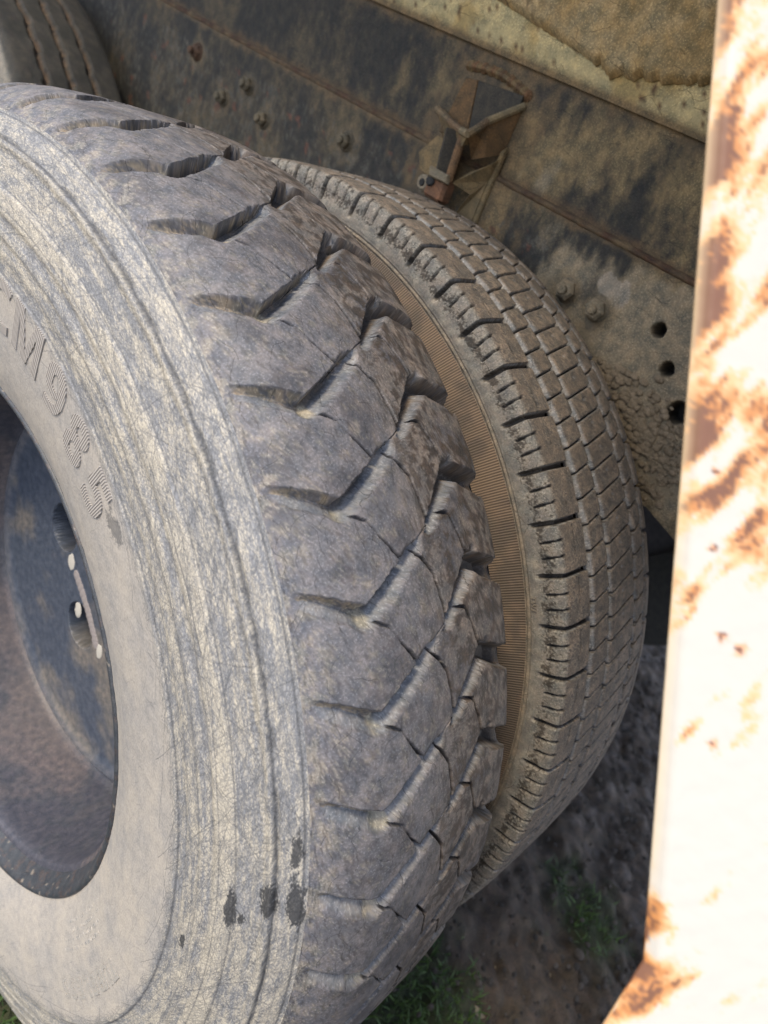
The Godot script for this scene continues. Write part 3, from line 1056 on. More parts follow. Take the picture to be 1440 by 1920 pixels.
func ring_band(st: SurfaceTool, x0: float, x1: float, r: float, col: Color) -> void:
	var n := 72
	for i in n:
		var a := TAU * i / n
		var b := TAU * (i + 1) / n
		var pa := Vector3(0, sin(a), cos(a)) * r
		var pb := Vector3(0, sin(b), cos(b)) * r
		var e0 := Vector3(x0, 0, 0)
		var e1 := Vector3(x1, 0, 0)
		add_tri(st, pa + e0, pb + e0, pb + e1, pa, col)
		add_tri(st, pa + e0, pb + e1, pa + e1, pa, col)
		add_tri(st, pa + e1, pb + e1, e1, Vector3(1, 0, 0), col)
		add_tri(st, pa + e0, pb + e0, Vector3(x0 + 0.04, 0, 0), Vector3(-1, 0, 0), col)

# ------------------------------------------------------------------ wheels further off
func far_wheel(label: String, at: Vector3, shade_side: bool) -> void:
	var root := thing("wheel", label, "truck wheel", at, "wheels under the truck")
	var hub := Vector3(0, AXLE, 0)
	var pr := Profile.new([[-0.09, 0.275], [-0.112, 0.32], [-0.126, 0.38], [-0.124, 0.43], [-0.112, 0.48], [-0.104, 0.515], [-0.097, 0.529], [-0.085, 0.5335], [-0.04, 0.5355], [0.0, 0.536], [0.04, 0.5355], [0.085, 0.5335], [0.097, 0.529], [0.104, 0.515], [0.112, 0.48], [0.124, 0.43], [0.126, 0.38], [0.112, 0.32], [0.09, 0.275]], 0.0)
	var hf := func(s: float, d: float) -> float:
		var h := 0.0
		for g in [-45.0, 0.0, 45.0]:
			var w: float = s - g - 2.2 * asin(sin(d * 1.05)) * 0.7
			h = minf(h, -10.0 * (1.0 - sm(2.6, 4.6, absf(w))))
		return h
	var cf := func(s: float, d: float, h: float) -> Color:
		var q := pr.at(s, d, 0.0)
		var n := n_low.get_noise_3dv(q) + 0.5 * n_mid.get_noise_3dv(q)
		var c := mixc(Color(0.034, 0.033, 0.031), Color(0.058, 0.054, 0.047), sm(-0.3, 0.4, n))
		c = mixc(c, Color(0.05, 0.048, 0.045) if shade_side else Color(0.28, 0.26, 0.22), 1.0 - sm(-112.0, -100.0, s))  # sidewall tone carries the light: dark under the truck, pale in daylight
		return mixc(c, Color(0.13, 0.09, 0.055), sm(-2.0, -8.0, h))
	var uv2 := func(s: float, d: float) -> Vector2: return Vector2(d * 0.0093 / 0.3, s * 0.001 / 0.3)
	var tyre := part("tyre", strip(pr, pr.s_min(), pr.s_max(), 190, -180.0, 180.0, 541, hf, cf, uv2), M.rubber_b, root)
	tyre.position = hub
	var st := new_st()
	ring_band(st, -0.07, 0.07, 0.277, Color(0.07, 0.07, 0.075))
	part("rim", st.commit(), M.paint, root).position = hub

# ------------------------------------------------------------------ the truck above and behind the wheels
const RAIL_X := 0.5

func rail_color(p: Vector3) -> Color:
	var q := p * 0.45
	var n1 := n_low.get_noise_3dv(q * Vector3(1, 0.7, 1))
	var n2 := n_mid.get_noise_3d(q.x, q.y * 0.35, q.z)
	var n3 := n_fine.get_noise_3d(q.x, q.y * 0.5, q.z)
	var c := mixc(Color(0.036, 0.036, 0.032), Color(0.066, 0.058, 0.043), 0.5 + n3 + 0.6 * n2)
	# run-down dust, thinned along the rail to paint the far end in shade
	var near := sm(-0.5, 0.5, p.z)
	var dust := n1 * 0.85 + n2 * 0.42 + 0.2 * n3 - 0.0 + 0.22 * (near - 0.5)
	var upper := sm(1.08, 1.10, p.y)
	c = mixc(c, Color(0.37, 0.27, 0.13), sm(-0.30, 0.50, dust) * (0.22 + 0.73 * sm(-0.5, 0.15, p.z)))
	# a big patch of dried mud low down near the open end
	var m := Vector2((p.z - 0.26) / 0.20, (p.y - 0.985 + 0.42 * (p.z - 0.24)) / 0.115)
	var mud := 1.0 - m.length() + 0.55 * n1 + 0.45 * n2
	c = mixc(c, Color(0.37, 0.30, 0.195), sm(-0.05, 0.35, mud) * 0.95)
	var splash := 1.0 - Vector2((p.z - 0.198) / 0.034, (p.y - 1.056) / 0.020).length() + 0.6 * n2 + 0.4 * n1
	c = mixc(c, Color(0.42, 0.36, 0.27), sm(0.1, 0.2, splash))
	for b in BOLTS:
		var rb := Vector2(p.z - b[1], (p.y - b[0]) * (0.75 if p.y < b[0] else 1.3)).length()
		c = mixc(c, Color(0.25, 0.19, 0.11), (1.0 - sm(0.014, 0.034 + 0.02 * n2, rb)) * (0.3 + 0.2 * b[2]))
	# dirt smeared round the bracket
	var rb2 := Vector2((p.z + 0.055) / 0.105, (p.y - 1.125) / 0.10).length()
	c = mixc(c, Color(0.255, 0.175, 0.085), (1.0 - sm(0.55, 1.15, rb2 + 0.7 * n2 + 0.4 * n1)) * 0.75)
	var strip := absf(p.z - 0.006 + 0.12 * (p.y - 1.1)) + 0.012 * n2
	c = mixc(c, Color(0.30, 0.21, 0.10), (1.0 - sm(0.006, 0.016, strip)) * sm(1.02, 1.04, p.y) * (1.0 - sm(1.18, 1.20, p.y)) * 0.8)
	# flaked specks on the far lower part
	var speck := n3 + 0.6 * n2 + 0.15 * (1.0 - upper)
	if p.z < 0.1 and p.y < 1.07:
		c = mixc(c, Color(0.12, 0.115, 0.095), 0.7 * sm(0.30, 0.55, speck))
		c = mixc(c, Color(0.17, 0.075, 0.045), sm(0.44, 0.52, n_mid.get_noise_3dv(q * 0.8 + Vector3(4, 9, 2))) * 0.8)
	return c

func plate_grid(z0: float, z1: float, y0: Callable, y1: Callable, x: float, step: float, colf: Callable, hf: Callable) -> ArrayMesh:
	var nz := int((z1 - z0) / step) + 1
	var ny := int(absf(y1.call(z0) - y0.call(z0)) / step) + 2
	var P := PackedVector3Array()
	var U := PackedVector2Array()
	var C := PackedColorArray()
	for i in nz:
		var z := lerpf(z0, z1, float(i) / (nz - 1))
		var ya: float = y0.call(z)
		var yb: float = y1.call(z)
		for j in ny:
			var y := lerpf(ya, yb, float(j) / (ny - 1))
			var p := Vector3(x, y, z)
			P.append(p - Vector3(hf.call(p), 0, 0))
			U.append(Vector2(z, y) / 0.35)
			C.append(colf.call(p))
	return grid_mesh(P, ny, nz, U, C, func(_p: Vector3) -> Vector3: return Vector3(-1, 0, 0))

func truck() -> void:
	var root := thing("truck", "dusty black truck chassis with a pale beam and a rusty welded bracket behind the wheels", "truck", Vector3(0.5, 0, 0))
	var off := Vector3(-0.5, 0, 0)
	var seam_y := AXLE + 0.5730
	var top_y := AXLE + 0.7010
	# upper web of the rail
	var bump := func(p: Vector3) -> float:
		return 0.0008 * n_mid.get_noise_3dv(p)
	var flat := func(v: float) -> Callable: return func(_z: float) -> float: return v
	var upper_c := func(p: Vector3) -> Color:
		var c := rail_color(p)
		var n := n_mid.get_noise_3dv(p * 0.5)
		c = mixc(c, Color(0.17, 0.105, 0.05), (1.0 - sm(0.003, 0.016, p.y - seam_y + 0.006 * n)) * 0.85)
		return mixc(c, Color(0.19, 0.13, 0.065), (1.0 - sm(0.002, 0.018, top_y - p.y + 0.012 * n)) * 0.8)
	var rail := part("chassis_rail", plate_grid(-2.2, 0.75, flat.call(seam_y), flat.call(top_y), RAIL_X, 0.004, upper_c, bump), M.steel, root)
	rail.position = off
	# the lower plate is lapped over it, 5 mm proud
	var low_y := func(z: float) -> float: return AXLE + 0.3345 - 0.26 * maxf(0.0, z - 0.377) - 0.01 * sm(0.377, 0.2, z)
	var lower_c := func(p: Vector3) -> Color:
		var c := rail_color(p)
		var n := n_mid.get_noise_3dv(p * 0.5 + Vector3(3, 1, 2))
		return mixc(c, Color(0.2, 0.135, 0.065), (1.0 - sm(0.002, 0.013, seam_y - p.y + 0.008 * n)) * 0.8)
	var lower_h := func(p: Vector3) -> float:
		var h: float = 0.0008 * n_mid.get_noise_3dv(p) + 0.003 * sm(0.002, 0.0035, seam_y - p.y)
		# bored holes
		for q in BORED:
			var d := Vector2(p.z - q[1], p.y - q[0]).length()
			h -= 0.03 * (1.0 - sm(q[2] - 0.001, q[2] + 0.001, d))
		return h
	var lower_c2 := func(p: Vector3) -> Color:
		var c: Color = lower_c.call(p)
		for q in BORED:
			var d := Vector2(p.z - q[1], p.y - q[0]).length()
			c = mixc(c, Color(0.012, 0.012, 0.012), 1.0 - sm(q[2] - 0.001, q[2] + 0.002, d))
		return c
	part("rail_plate", plate_grid(-2.2, 0.0, low_y, flat.call(seam_y), RAIL_X - 0.002, 0.004, lower_c2, lower_h), M.steel, rail)
	part("rail_plate", plate_grid(0.0, 0.75, low_y, flat.call(seam_y), RAIL_X - 0.002, 0.0022, lower_c2, lower_h), M.steel, rail)
	# backs and flanges of the rail
	var st := new_st()
	box(st, Vector3(RAIL_X + 0.052, AXLE + 0.50, -0.72), Vector3(0.03, 0.345, 2.92), Color(0.03, 0.028, 0.025))
	box(st, Vector3(RAIL_X + 0.052, AXLE + 0.4, -0.72), Vector3(0.09, 0.012, 2.92), Color(0.03, 0.028, 0.025))
	part("rail_flange", st.commit(), M.steel, rail)
	# dirty weld bead along the lap
	var P := PackedVector3Array()
	var U := PackedVector2Array()
	var C := PackedColorArray()
	for i in 500:
		var z := lerpf(-2.2, 0.75, i / 499.0)
		for j in 7:
			var a := PI * j / 6.0
			var r := 0.0042 + 0.0009 * n_fine.get_noise_2d(z * 0.6, j * 0.01)
			P.append(Vector3(RAIL_X - 0.001 - sin(a) * r, seam_y + 0.001 - cos(a) * r, z))
			U.append(Vector2(z, a * 0.01) / 0.3)
			C.append(Color(0.11, 0.058, 0.028).lerp(Color(0.19, 0.13, 0.065), clampf(0.5 + n_mid.get_noise_2d(z * 0.5, 1.0), 0, 1)))
	part("weld_bead", grid_mesh(P, 7, 500, U, C, func(_p: Vector3) -> Vector3: return Vector3(-1, 0, 0)), M.steel, rail)
	# bolts
	for q in BOLTS:
		var sb := new_st()
		var c := Vector3(RAIL_X - 0.004, q[0], q[1])
		var col: Color = [Color(0.07, 0.063, 0.05), Color(0.19, 0.155, 0.095), Color(0.14, 0.075, 0.04), Color(0.29, 0.235, 0.15)][q[2]]
		prism(sb, c, c + Vector3(-0.004, 0, 0), 0.0165, 20, col.darkened(0.25))
		prism(sb, c + Vector3(-0.004, 0, 0), c + Vector3(-0.010 - 0.004 * (q[2] % 2), 0.0006, 0.0008), 0.0105 + 0.0008 * q[2], 6, col)
		prism(sb, c + Vector3(-0.014, 0, 0), c + Vector3(-0.019, 0, 0), 0.006, 10, col)
		part("bolt_head", sb.commit(), M.steel, rail)
	# crust of splashed mud, small lumps in a cluster
	var lump := SphereMesh.new()
	lump.radius = 1.0
	lump.height = 2.0
	lump.radial_segments = 10
	lump.rings = 6
	var mm := MultiMesh.new()
	mm.transform_format = MultiMesh.TRANSFORM_3D
	mm.use_colors = true
	mm.mesh = lump
	var spots := []
	for i in 900:
		var t := rng.randf()
		var z := lerpf(0.255, 0.378, t) + rng.randfn(0.0, 0.012)
		var y := lerpf(0.979, 0.912, t) + rng.randfn(0.0, 0.014) * (0.4 + 1.3 * t)
		if n_mid.get_noise_2d(z * 0.9, y * 0.9) < -0.12:
			continue
		spots.append([z, y])
	mm.instance_count = spots.size()
	for i in spots.size():
		var r := rng.randf_range(0.0015, 0.0046)
		mm.set_instance_transform(i, Transform3D(Basis.from_scale(Vector3(r * 0.8, r, r * rng.randf_range(0.8, 1.5))), Vector3(RAIL_X - 0.0055, spots[i][1], spots[i][0])))
		mm.set_instance_color(i, Color(0.30, 0.235, 0.15).lerp(Color(0.44, 0.34, 0.22), rng.randf()))
	var mi := MultiMeshInstance3D.new()
	mi.name = "mud_crust"
	mi.multimesh = mm
	mi.material_override = M.steel
	mi.set_meta("kind", "stuff")
	rail.add_child(mi, true)
	# pale beam above the rail, and the mud-caked plate hung before it
	var beam_c := func(p: Vector3) -> Color:
		var n := n_low.get_noise_3dv(p * 0.6) + 0.5 * n_mid.get_noise_3dv(p * 0.5)
		var c := mixc(Color(0.74, 0.60, 0.30), Color(0.60, 0.44, 0.18), sm(-0.1, 0.4, n))
		c = mixc(c, Color(0.17, 0.09, 0.04), sm(0.42, 0.5, n_fine.get_noise_3dv(p * 0.35 + Vector3(2, 2, 2))))
		return mixc(c, Color(0.25, 0.17, 0.08), 1.0 - sm(0.0, 0.012, p.y - top_y))
	var beam := part("pale_beam", plate_grid(-2.2, 0.75, flat.call(top_y - 0.003), flat.call(top_y + 0.22), RAIL_X - 0.006, 0.005, beam_c, bump), M.steel, root)
	beam.position = off
	var st4 := new_st()
	box(st4, Vector3(RAIL_X + 0.03, top_y + 0.115, -0.72), Vector3(0.066, 0.219, 2.94), Color(0.2, 0.15, 0.08))
	part("beam_core", st4.commit(), M.steel, beam)
	var edge := func(z: float) -> float:
		var y := 0.7280 - 0.137 * (z - 0.039)
		if z > 0.045:
			y = 0.7265 - 0.004 * sm(0.045, 0.07, z) + 0.022 * sm(0.085, 0.19, z) + 0.006 * n_mid.get_noise_2d(z * 0.8, 2.0) + 0.0035 * n_fine.get_noise_2d(z * 0.7, 6.0)
		return AXLE + y + 0.0012 * n_fine.get_noise_2d(z * 0.6, 1.0)
	var cake_h := func(p: Vector3) -> float:
		var e: float = p.y - edge.call(p.z)
		return 0.010 * sm(0.0, 0.006, e) + 0.004 * n_mid.get_noise_3dv(p * 0.6) * sm(0.0, 0.03, e) + 0.002 * n_fine.get_noise_3dv(p * 0.7) * sm(0.0, 0.02, e)
	var cake_c := func(p: Vector3) -> Color:
		var n := n_low.get_noise_3dv(p * 0.7) + 0.5 * n_mid.get_noise_3dv(p * 0.6)
		var c := mixc(Color(0.50, 0.345, 0.145), Color(0.62, 0.46, 0.23), sm(-0.3, 0.4, n))
		return mixc(c, Color(0.16, 0.10, 0.045), 0.8 * sm(0.16, 0.42, n_fine.get_noise_3d(p.x, p.y * 0.5, p.z * 0.25) + 0.3 * n) * sm(0.05, -0.1, p.z))
	part("mud_caked_plate", plate_grid(-0.62, 0.6, edge, flat.call(top_y + 0.30), RAIL_X - 0.008, 0.004, cake_c, cake_h), M.steel, beam)
	bracket(root, off)
	# unseen body added on top to shade the wheels, and the second rail
	var sf := new_st()
	box(sf, Vector3(1.02, 1.66, -0.9), Vector3(SHADE_BED_HALF * 2.0, 0.06, 4.6), Color(0.22, 0.17, 0.1))
	for i in 8:
		box(sf, Vector3(1.02, 1.575, -2.9 + i * 0.56), Vector3(SHADE_BED_HALF * 2.0 - 0.1, 0.1, 0.08), Color(0.2, 0.15, 0.09))
	var fl := part("added_body_floor", sf.commit(), M.steel, root)
	fl.position = off
	var sw := new_st()
	for sx in [-1.0, 1.0]:
		box(sw, Vector3(1.02 + sx * (SHADE_BED_HALF - 0.02), 2.14, -0.9), Vector3(0.04, 0.82, 4.59), Color(0.55, 0.5, 0.4))
	for sz in [-1.0, 1.0]:
		box(sw, Vector3(1.02, 2.13, -0.9 + sz * 2.27), Vector3(SHADE_BED_HALF * 2.0 - 0.09, 0.8, 0.04), Color(0.55, 0.5, 0.4))
	part("added_side_board", sw.commit(), M.steel, root).position = off
	var sr := new_st()
	box(sr, Vector3(1.52, AXLE + 0.5, -0.72), Vector3(0.07, 0.36, 2.92), Color(0.03, 0.028, 0.025))
	for z in [-1.7, -0.55, 0.5]:
		box(sr, Vector3(1.02, AXLE + 0.5, z), Vector3(0.93, 0.2, 0.08), Color(0.03, 0.028, 0.025))
	part("second_rail", sr.commit(), M.steel, root).position = off
	for z in [0.0, -1.15]:
		var sa := new_st()
		prism(sa, Vector3(0.22, AXLE, z), Vector3(1.80, AXLE, z), 0.07, 20, Color(0.04, 0.036, 0.03))
		part("axle", sa.commit(), M.steel, root).position = off

const SHADE_BED_HALF := 0.98  # half width of the added bed, set for the light on the wheels
const BORED := [[1.044, 0.276, 0.0075], [1.012, 0.308, 0.0075], [0.977, 0.346, 0.0125]]
# height, z, kind of dirt on the bolt
const BOLTS := [[1.057, -0.695, 2], [1.015, -0.594, 1], [1.052, -0.538, 1], [1.018, -0.479, 1], [1.052, -0.287, 1], [1.031, 0.15, 3], [1.029, 0.197, 3], [0.979, -0.367, 0]]

func bracket(root: Node3D, off: Vector3) -> void:
	var b := Node3D.new()
	b.name = "mounting_bracket"
	root.add_child(b)
	b.position = off + Vector3(0, 0.0208, -0.0215)
	var rust := Color(0.20, 0.115, 0.045)
	var tan := Color(0.27, 0.185, 0.085)
	var dark := Color(0.075, 0.063, 0.045)
	# V-shaped pocket: two wings that meet in front, open at the top
	var vtx := Vector3(0.44, 1.1161, -0.0197)
	var l0 := Vector3(0.4985, 1.1232, -0.1281)
	var r0 := Vector3(0.4985, 1.1679, -0.0008)
	var tip := Vector3(0.470, 1.090, -0.022)
	part("gusset_plate", slab(PackedVector3Array([l0, Vector3(0.47, 1.117, -0.0791), vtx, Vector3(0.452, 1.101, -0.030), Vector3(0.4985, 1.085, -0.09)]), Vector3(0.006, 0.004, 0.004), tan, 0.001), M.steel, b)
	part("gusset_plate", slab(PackedVector3Array([vtx, Vector3(0.465, 1.1369, -0.0182), r0, Vector3(0.4985, 1.110, 0.0), Vector3(0.476, 1.100, -0.008), tip]), Vector3(0.005, 0.004, -0.007), rust, 0.001), M.steel, b)
	# rolled lip along the top edge
	var lip := new_st()
	var lips := [l0, Vector3(0.47, 1.1185, -0.0791), Vector3(0.452, 1.1155, -0.040), vtx + Vector3(-0.001, 0, 0), Vector3(0.452, 1.1265, -0.0175), Vector3(0.465, 1.1372, -0.0182), r0]
	for i in lips.size() - 1:
		prism(lip, lips[i], lips[i + 1] + (lips[i + 1] - lips[i]).normalized() * 0.001, 0.0046, 8, Color(0.34, 0.26, 0.14).lerp(Color(0.22, 0.14, 0.07), 0.5 + 0.5 * sin(i * 2.1)), -1.0, 0.1)
	part("pocket_lip", lip.commit(), M.steel, b)
	# inner back plate of the pocket, half of it still black
	part("back_plate", slab(PackedVector3Array([Vector3(0.497, 1.100, -0.108), Vector3(0.497, 1.170, -0.098), Vector3(0.497, 1.173, -0.078), Vector3(0.497, 1.105, -0.06)]), Vector3(-0.004, 0, 0), rust, 0.001), M.steel, b)
	part("back_plate", slab(PackedVector3Array([Vector3(0.497, 1.105, -0.060), Vector3(0.497, 1.173, -0.078), Vector3(0.497, 1.178, -0.004), Vector3(0.497, 1.11, -0.004)]), Vector3(-0.003, 0, 0), dark, 0.001), M.steel, b)
	# rusty weld over the top of the bracket
	var w := new_st()
	for i in 26:
		var t := i / 25.0
		var p := Vector3(0.4985, lerpf(1.184, 1.191, sin(t * PI)) - 0.004 * t, lerpf(-0.104, -0.002, t))
		prism(w, p, p + Vector3(-0.005, 0.0, 0.0), 0.006 + 0.0012 * sin(i * 2.3), 9, Color(0.22, 0.115, 0.05).lerp(tan, 0.5 + 0.5 * sin(i * 1.7)), 0.004, 0.5)
	part("weld_bead", w.commit(), M.steel, b)
	# hanger bar below the point, with its clevis and the lower pocket
	var bar := new_st()
	var ba := Vector3(0.462, 1.112, -0.052)
	var bb := Vector3(0.462, 1.058, -0.042)
	prism(bar, ba + Vector3(0, 0, -0.010), bb + Vector3(0, 0, -0.010), 0.011, 4, dark, -1.0, 0.1)
	prism(bar, ba + Vector3(-0.004, 0.002, 0.012), bb + Vector3(-0.004, -0.002, 0.008), 0.0055, 10, Color(0.25, 0.14, 0.06), -1.0, 0.2)
	part("hanger_bar", bar.commit(), M.steel, b)
	part("side_lobe", slab(PackedVector3Array([Vector3(0.492, 1.068, -0.112), Vector3(0.484, 1.093, -0.088), Vector3(0.476, 1.095, -0.066), Vector3(0.476, 1.064, -0.062), Vector3(0.484, 1.053, -0.082), Vector3(0.490, 1.054, -0.10)]), Vector3(-0.012, 0, 0), tan, 0.004), M.steel, b)
	var cl := new_st()
	prism(cl, Vector3(0.472, 1.040, -0.074), Vector3(0.458, 1.040, -0.074), 0.0105, 14, Color(0.30, 0.25, 0.17))
	prism(cl, Vector3(0.459, 1.040, -0.074), Vector3(0.4565, 1.040, -0.074), 0.005, 12, Color(0.02, 0.02, 0.02))
	box(cl, Vector3(0.462, 1.042, -0.046), Vector3(0.022, 0.028, 0.034), Color(0.24, 0.115, 0.055), 0.004)
	prism(cl, Vector3(0.452, 1.048, -0.055), Vector3(0.447, 1.048, -0.055), 0.007, 8, Color(0.03, 0.03, 0.03))
	part("clevis", cl.commit(), M.steel, b)
	part("collar", slab(PackedVector3Array([Vector3(0.452, 1.064, -0.062), Vector3(0.452, 1.064, -0.030), Vector3(0.452, 1.054, -0.026), Vector3(0.452, 1.052, -0.058)]), Vector3(-0.008, 0, 0), Color(0.33, 0.27, 0.17), 0.003), M.steel, b)
	part("lower_plate", slab(PackedVector3Array([Vector3(0.466, 1.056, -0.030), Vector3(0.474, 1.074, -0.018), Vector3(0.482, 1.094, 0.003), Vector3(0.4965, 1.105, 0.002), Vector3(0.4965, 1.076, 0.0), Vector3(0.486, 1.052, -0.012)]), Vector3(-0.004, 0.001, 0.001), tan, 0.001), M.steel, b)
	part("lower_plate", slab(PackedVector3Array([Vector3(0.496, 1.075, 0.0), Vector3(0.496, 1.005, 0.004), Vector3(0.496, 1.005, -0.034), Vector3(0.488, 1.052, -0.014)]), Vector3(-0.006, 0, 0), Color(0.31, 0.225, 0.11), 0.002), M.steel, b)
	part("edge_strip", slab(PackedVector3Array([Vector3(0.496, 1.112, -0.001), Vector3(0.496, 1.12, 0.006), Vector3(0.496, 1.0, 0.010), Vector3(0.496, 1.0, 0.002)]), Vector3(-0.006, 0, 0), Color(0.30, 0.215, 0.10), 0.002), M.steel, b)

# ------------------------------------------------------------------ rusty white sheet beside the camera
func rusty_panel() -> void:
	var root := thing("steel_panel", "white painted steel panel streaked with orange rust, leaning beside the two wheels", "steel panel", Vector3(0.10, 0, 0.62))
	# frame of the sheet: e runs up the visible edge, w runs away from it
	var A := Vector3(-0.0001, 0.7231 + AXLE, 0.3975)      # upper point of the edge
	var B := Vector3(-0.0613, 0.3566 + AXLE, 0.6292)     # its lower corner
	var e := (A - B).normalized()
	var view := Vector3(-0.747, 0.497, 0.441)
	var w := e.cross(view).normalized()
	if w.z < 0.0:
		w = -w
	var n := w.cross(e).normalized()
	if n.dot(view) < 0.0:
		n = -n
	var len_e := (A - B).length()
	var off := -root.position
	var nu := 150
	var nv := 500
	var evs := PackedFloat32Array()
	for j in 24:
		evs.append(lerpf(-1.045, -0.135, j / 24.0))
	for j in 460:
		evs.append(lerpf(-0.135, 0.60, j / 459.0))
	for j in range(1, 17):
		evs.append(lerpf(0.60, 0.955, j / 16.0))
	for back in 2:
		var P := PackedVector3Array()
		var U := PackedVector2Array()
		var C := PackedColorArray()
		for ev in evs:
			for i in nu:
				var f := float(i) / (nu - 1)
				var wu := -0.006 + 0.43 * (0.55 * f + 0.45 * f * f)
				# below the corner the sheet runs out to a wider foot
				var lo := 0.50 * maxf(ev, -0.17) if ev < 0.0 else 0.0
				var bend := minf(wu, 0.0) if back == 0 else -0.0055
				var p := B + e * ev + w * (maxf(wu, 0.0) + lo * (1.0 - sm(0.0, 0.2, wu)))
				p += n * (bend - (0.004 * (1.0 - sm(0.0, 0.006, absf(wu))) if back == 0 else 0.0) + 0.0002 * n_mid.get_noise_2d(wu, ev))
				P.append(p + off)
				U.append(Vector2(wu, ev) / 0.3)
				C.append(panel_color(wu, ev, len_e) if back == 0 else Color(0.22, 0.11, 0.055))
		var side := 1.0 if back == 0 else -1.0
		part("painted_sheet" if back == 0 else "sheet_back", grid_mesh(P, nu, evs.size(), U, C, func(_p: Vector3) -> Vector3: return n * side), M.panel, root)


func panel_color(wu: float, ev: float, len_e: float) -> Color:
	var f := ev / len_e
	var n1 := n_low.get_noise_2d((wu * 0.8 - ev * 0.6) * 2.4, (ev * 0.8 + wu * 0.6) * 1.0)
	var n2 := n_mid.get_noise_2d((wu * 0.8 - ev * 0.6) * 0.9, (ev * 0.8 + wu * 0.6) * 0.3)
	var n3 := n_fine.get_noise_2d(wu * 0.8, ev * 0.8)
	var white := Color(0.45, 0.425, 0.375)
	var c := white
	var up := sm(0.36, 0.52, f)
	var r := n1 * 0.75 + n2 * 0.55 + 0.16 * n3 + 0.52 * up - 0.58
	r += 0.55 * (1.0 - sm(0.0, 0.018, wu)) * sm(0.2, 0.5, f)
	r += 0.1 * (1.0 - sm(-0.004, 0.004, wu))
	# the ragged patch at the lower corner
	r += 0.95 * (1.0 - sm(0.008, 0.022, Vector2(wu, (ev - 0.012) * 0.7).length() + 0.01 * n2))
	r += 0.42 * (1.0 - sm(0.0, 0.028, wu)) * (1.0 - sm(-0.01, 0.012, ev)) * sm(-0.2, -0.1, ev)
	r += 0.25 * (1.0 - sm(-0.004, 0.006, ev)) * sm(-0.16, -0.12, ev + 0.4 * minf(0.0, 0.12 - wu))
	c = mixc(c, Color(0.60, 0.36, 0.145), sm(-0.14, 0.14, r) * 0.8)
	c = mixc(c, Color(0.42, 0.16, 0.04), sm(0.06, 0.42, r) * 0.9)
	c = mixc(c, Color(0.15, 0.065, 0.035), sm(0.36, 0.6, r + 0.2 * n3))
	# pin holes of rust on the sound paint
	for q in SPECKS:
		var d := Vector2(wu - q[0], ev - q[1]).length() + 0.002 * n3
		c = mixc(c, Color(0.62, 0.30, 0.13), (1.0 - sm(q[2], q[2] * 2.0, d)) * 0.8)
		c = mixc(c, Color(0.13, 0.05, 0.03), 1.0 - sm(q[2] * 0.5, q[2] * 1.1, d))
	c = mixc(c, Color(0.62, 0.47, 0.28), (1.0 - sm(-0.002, 0.005, wu)) * 0.65 * sm(0.02, 0.06, ev))
	return c

const SPECKS := [[0.022, 0.16, 0.0018], [0.031, 0.155, 0.0022], [0.027, 0.205, 0.0012], [0.05, 0.185, 0.002], [0.015, 0.20, 0.0015], [0.06, 0.13, 0.0013], [0.022, 0.11, 0.0014], [0.044, 0.225, 0.0016], [0.014, 0.235, 0.0016], [0.054, 0.168, 0.0028]]

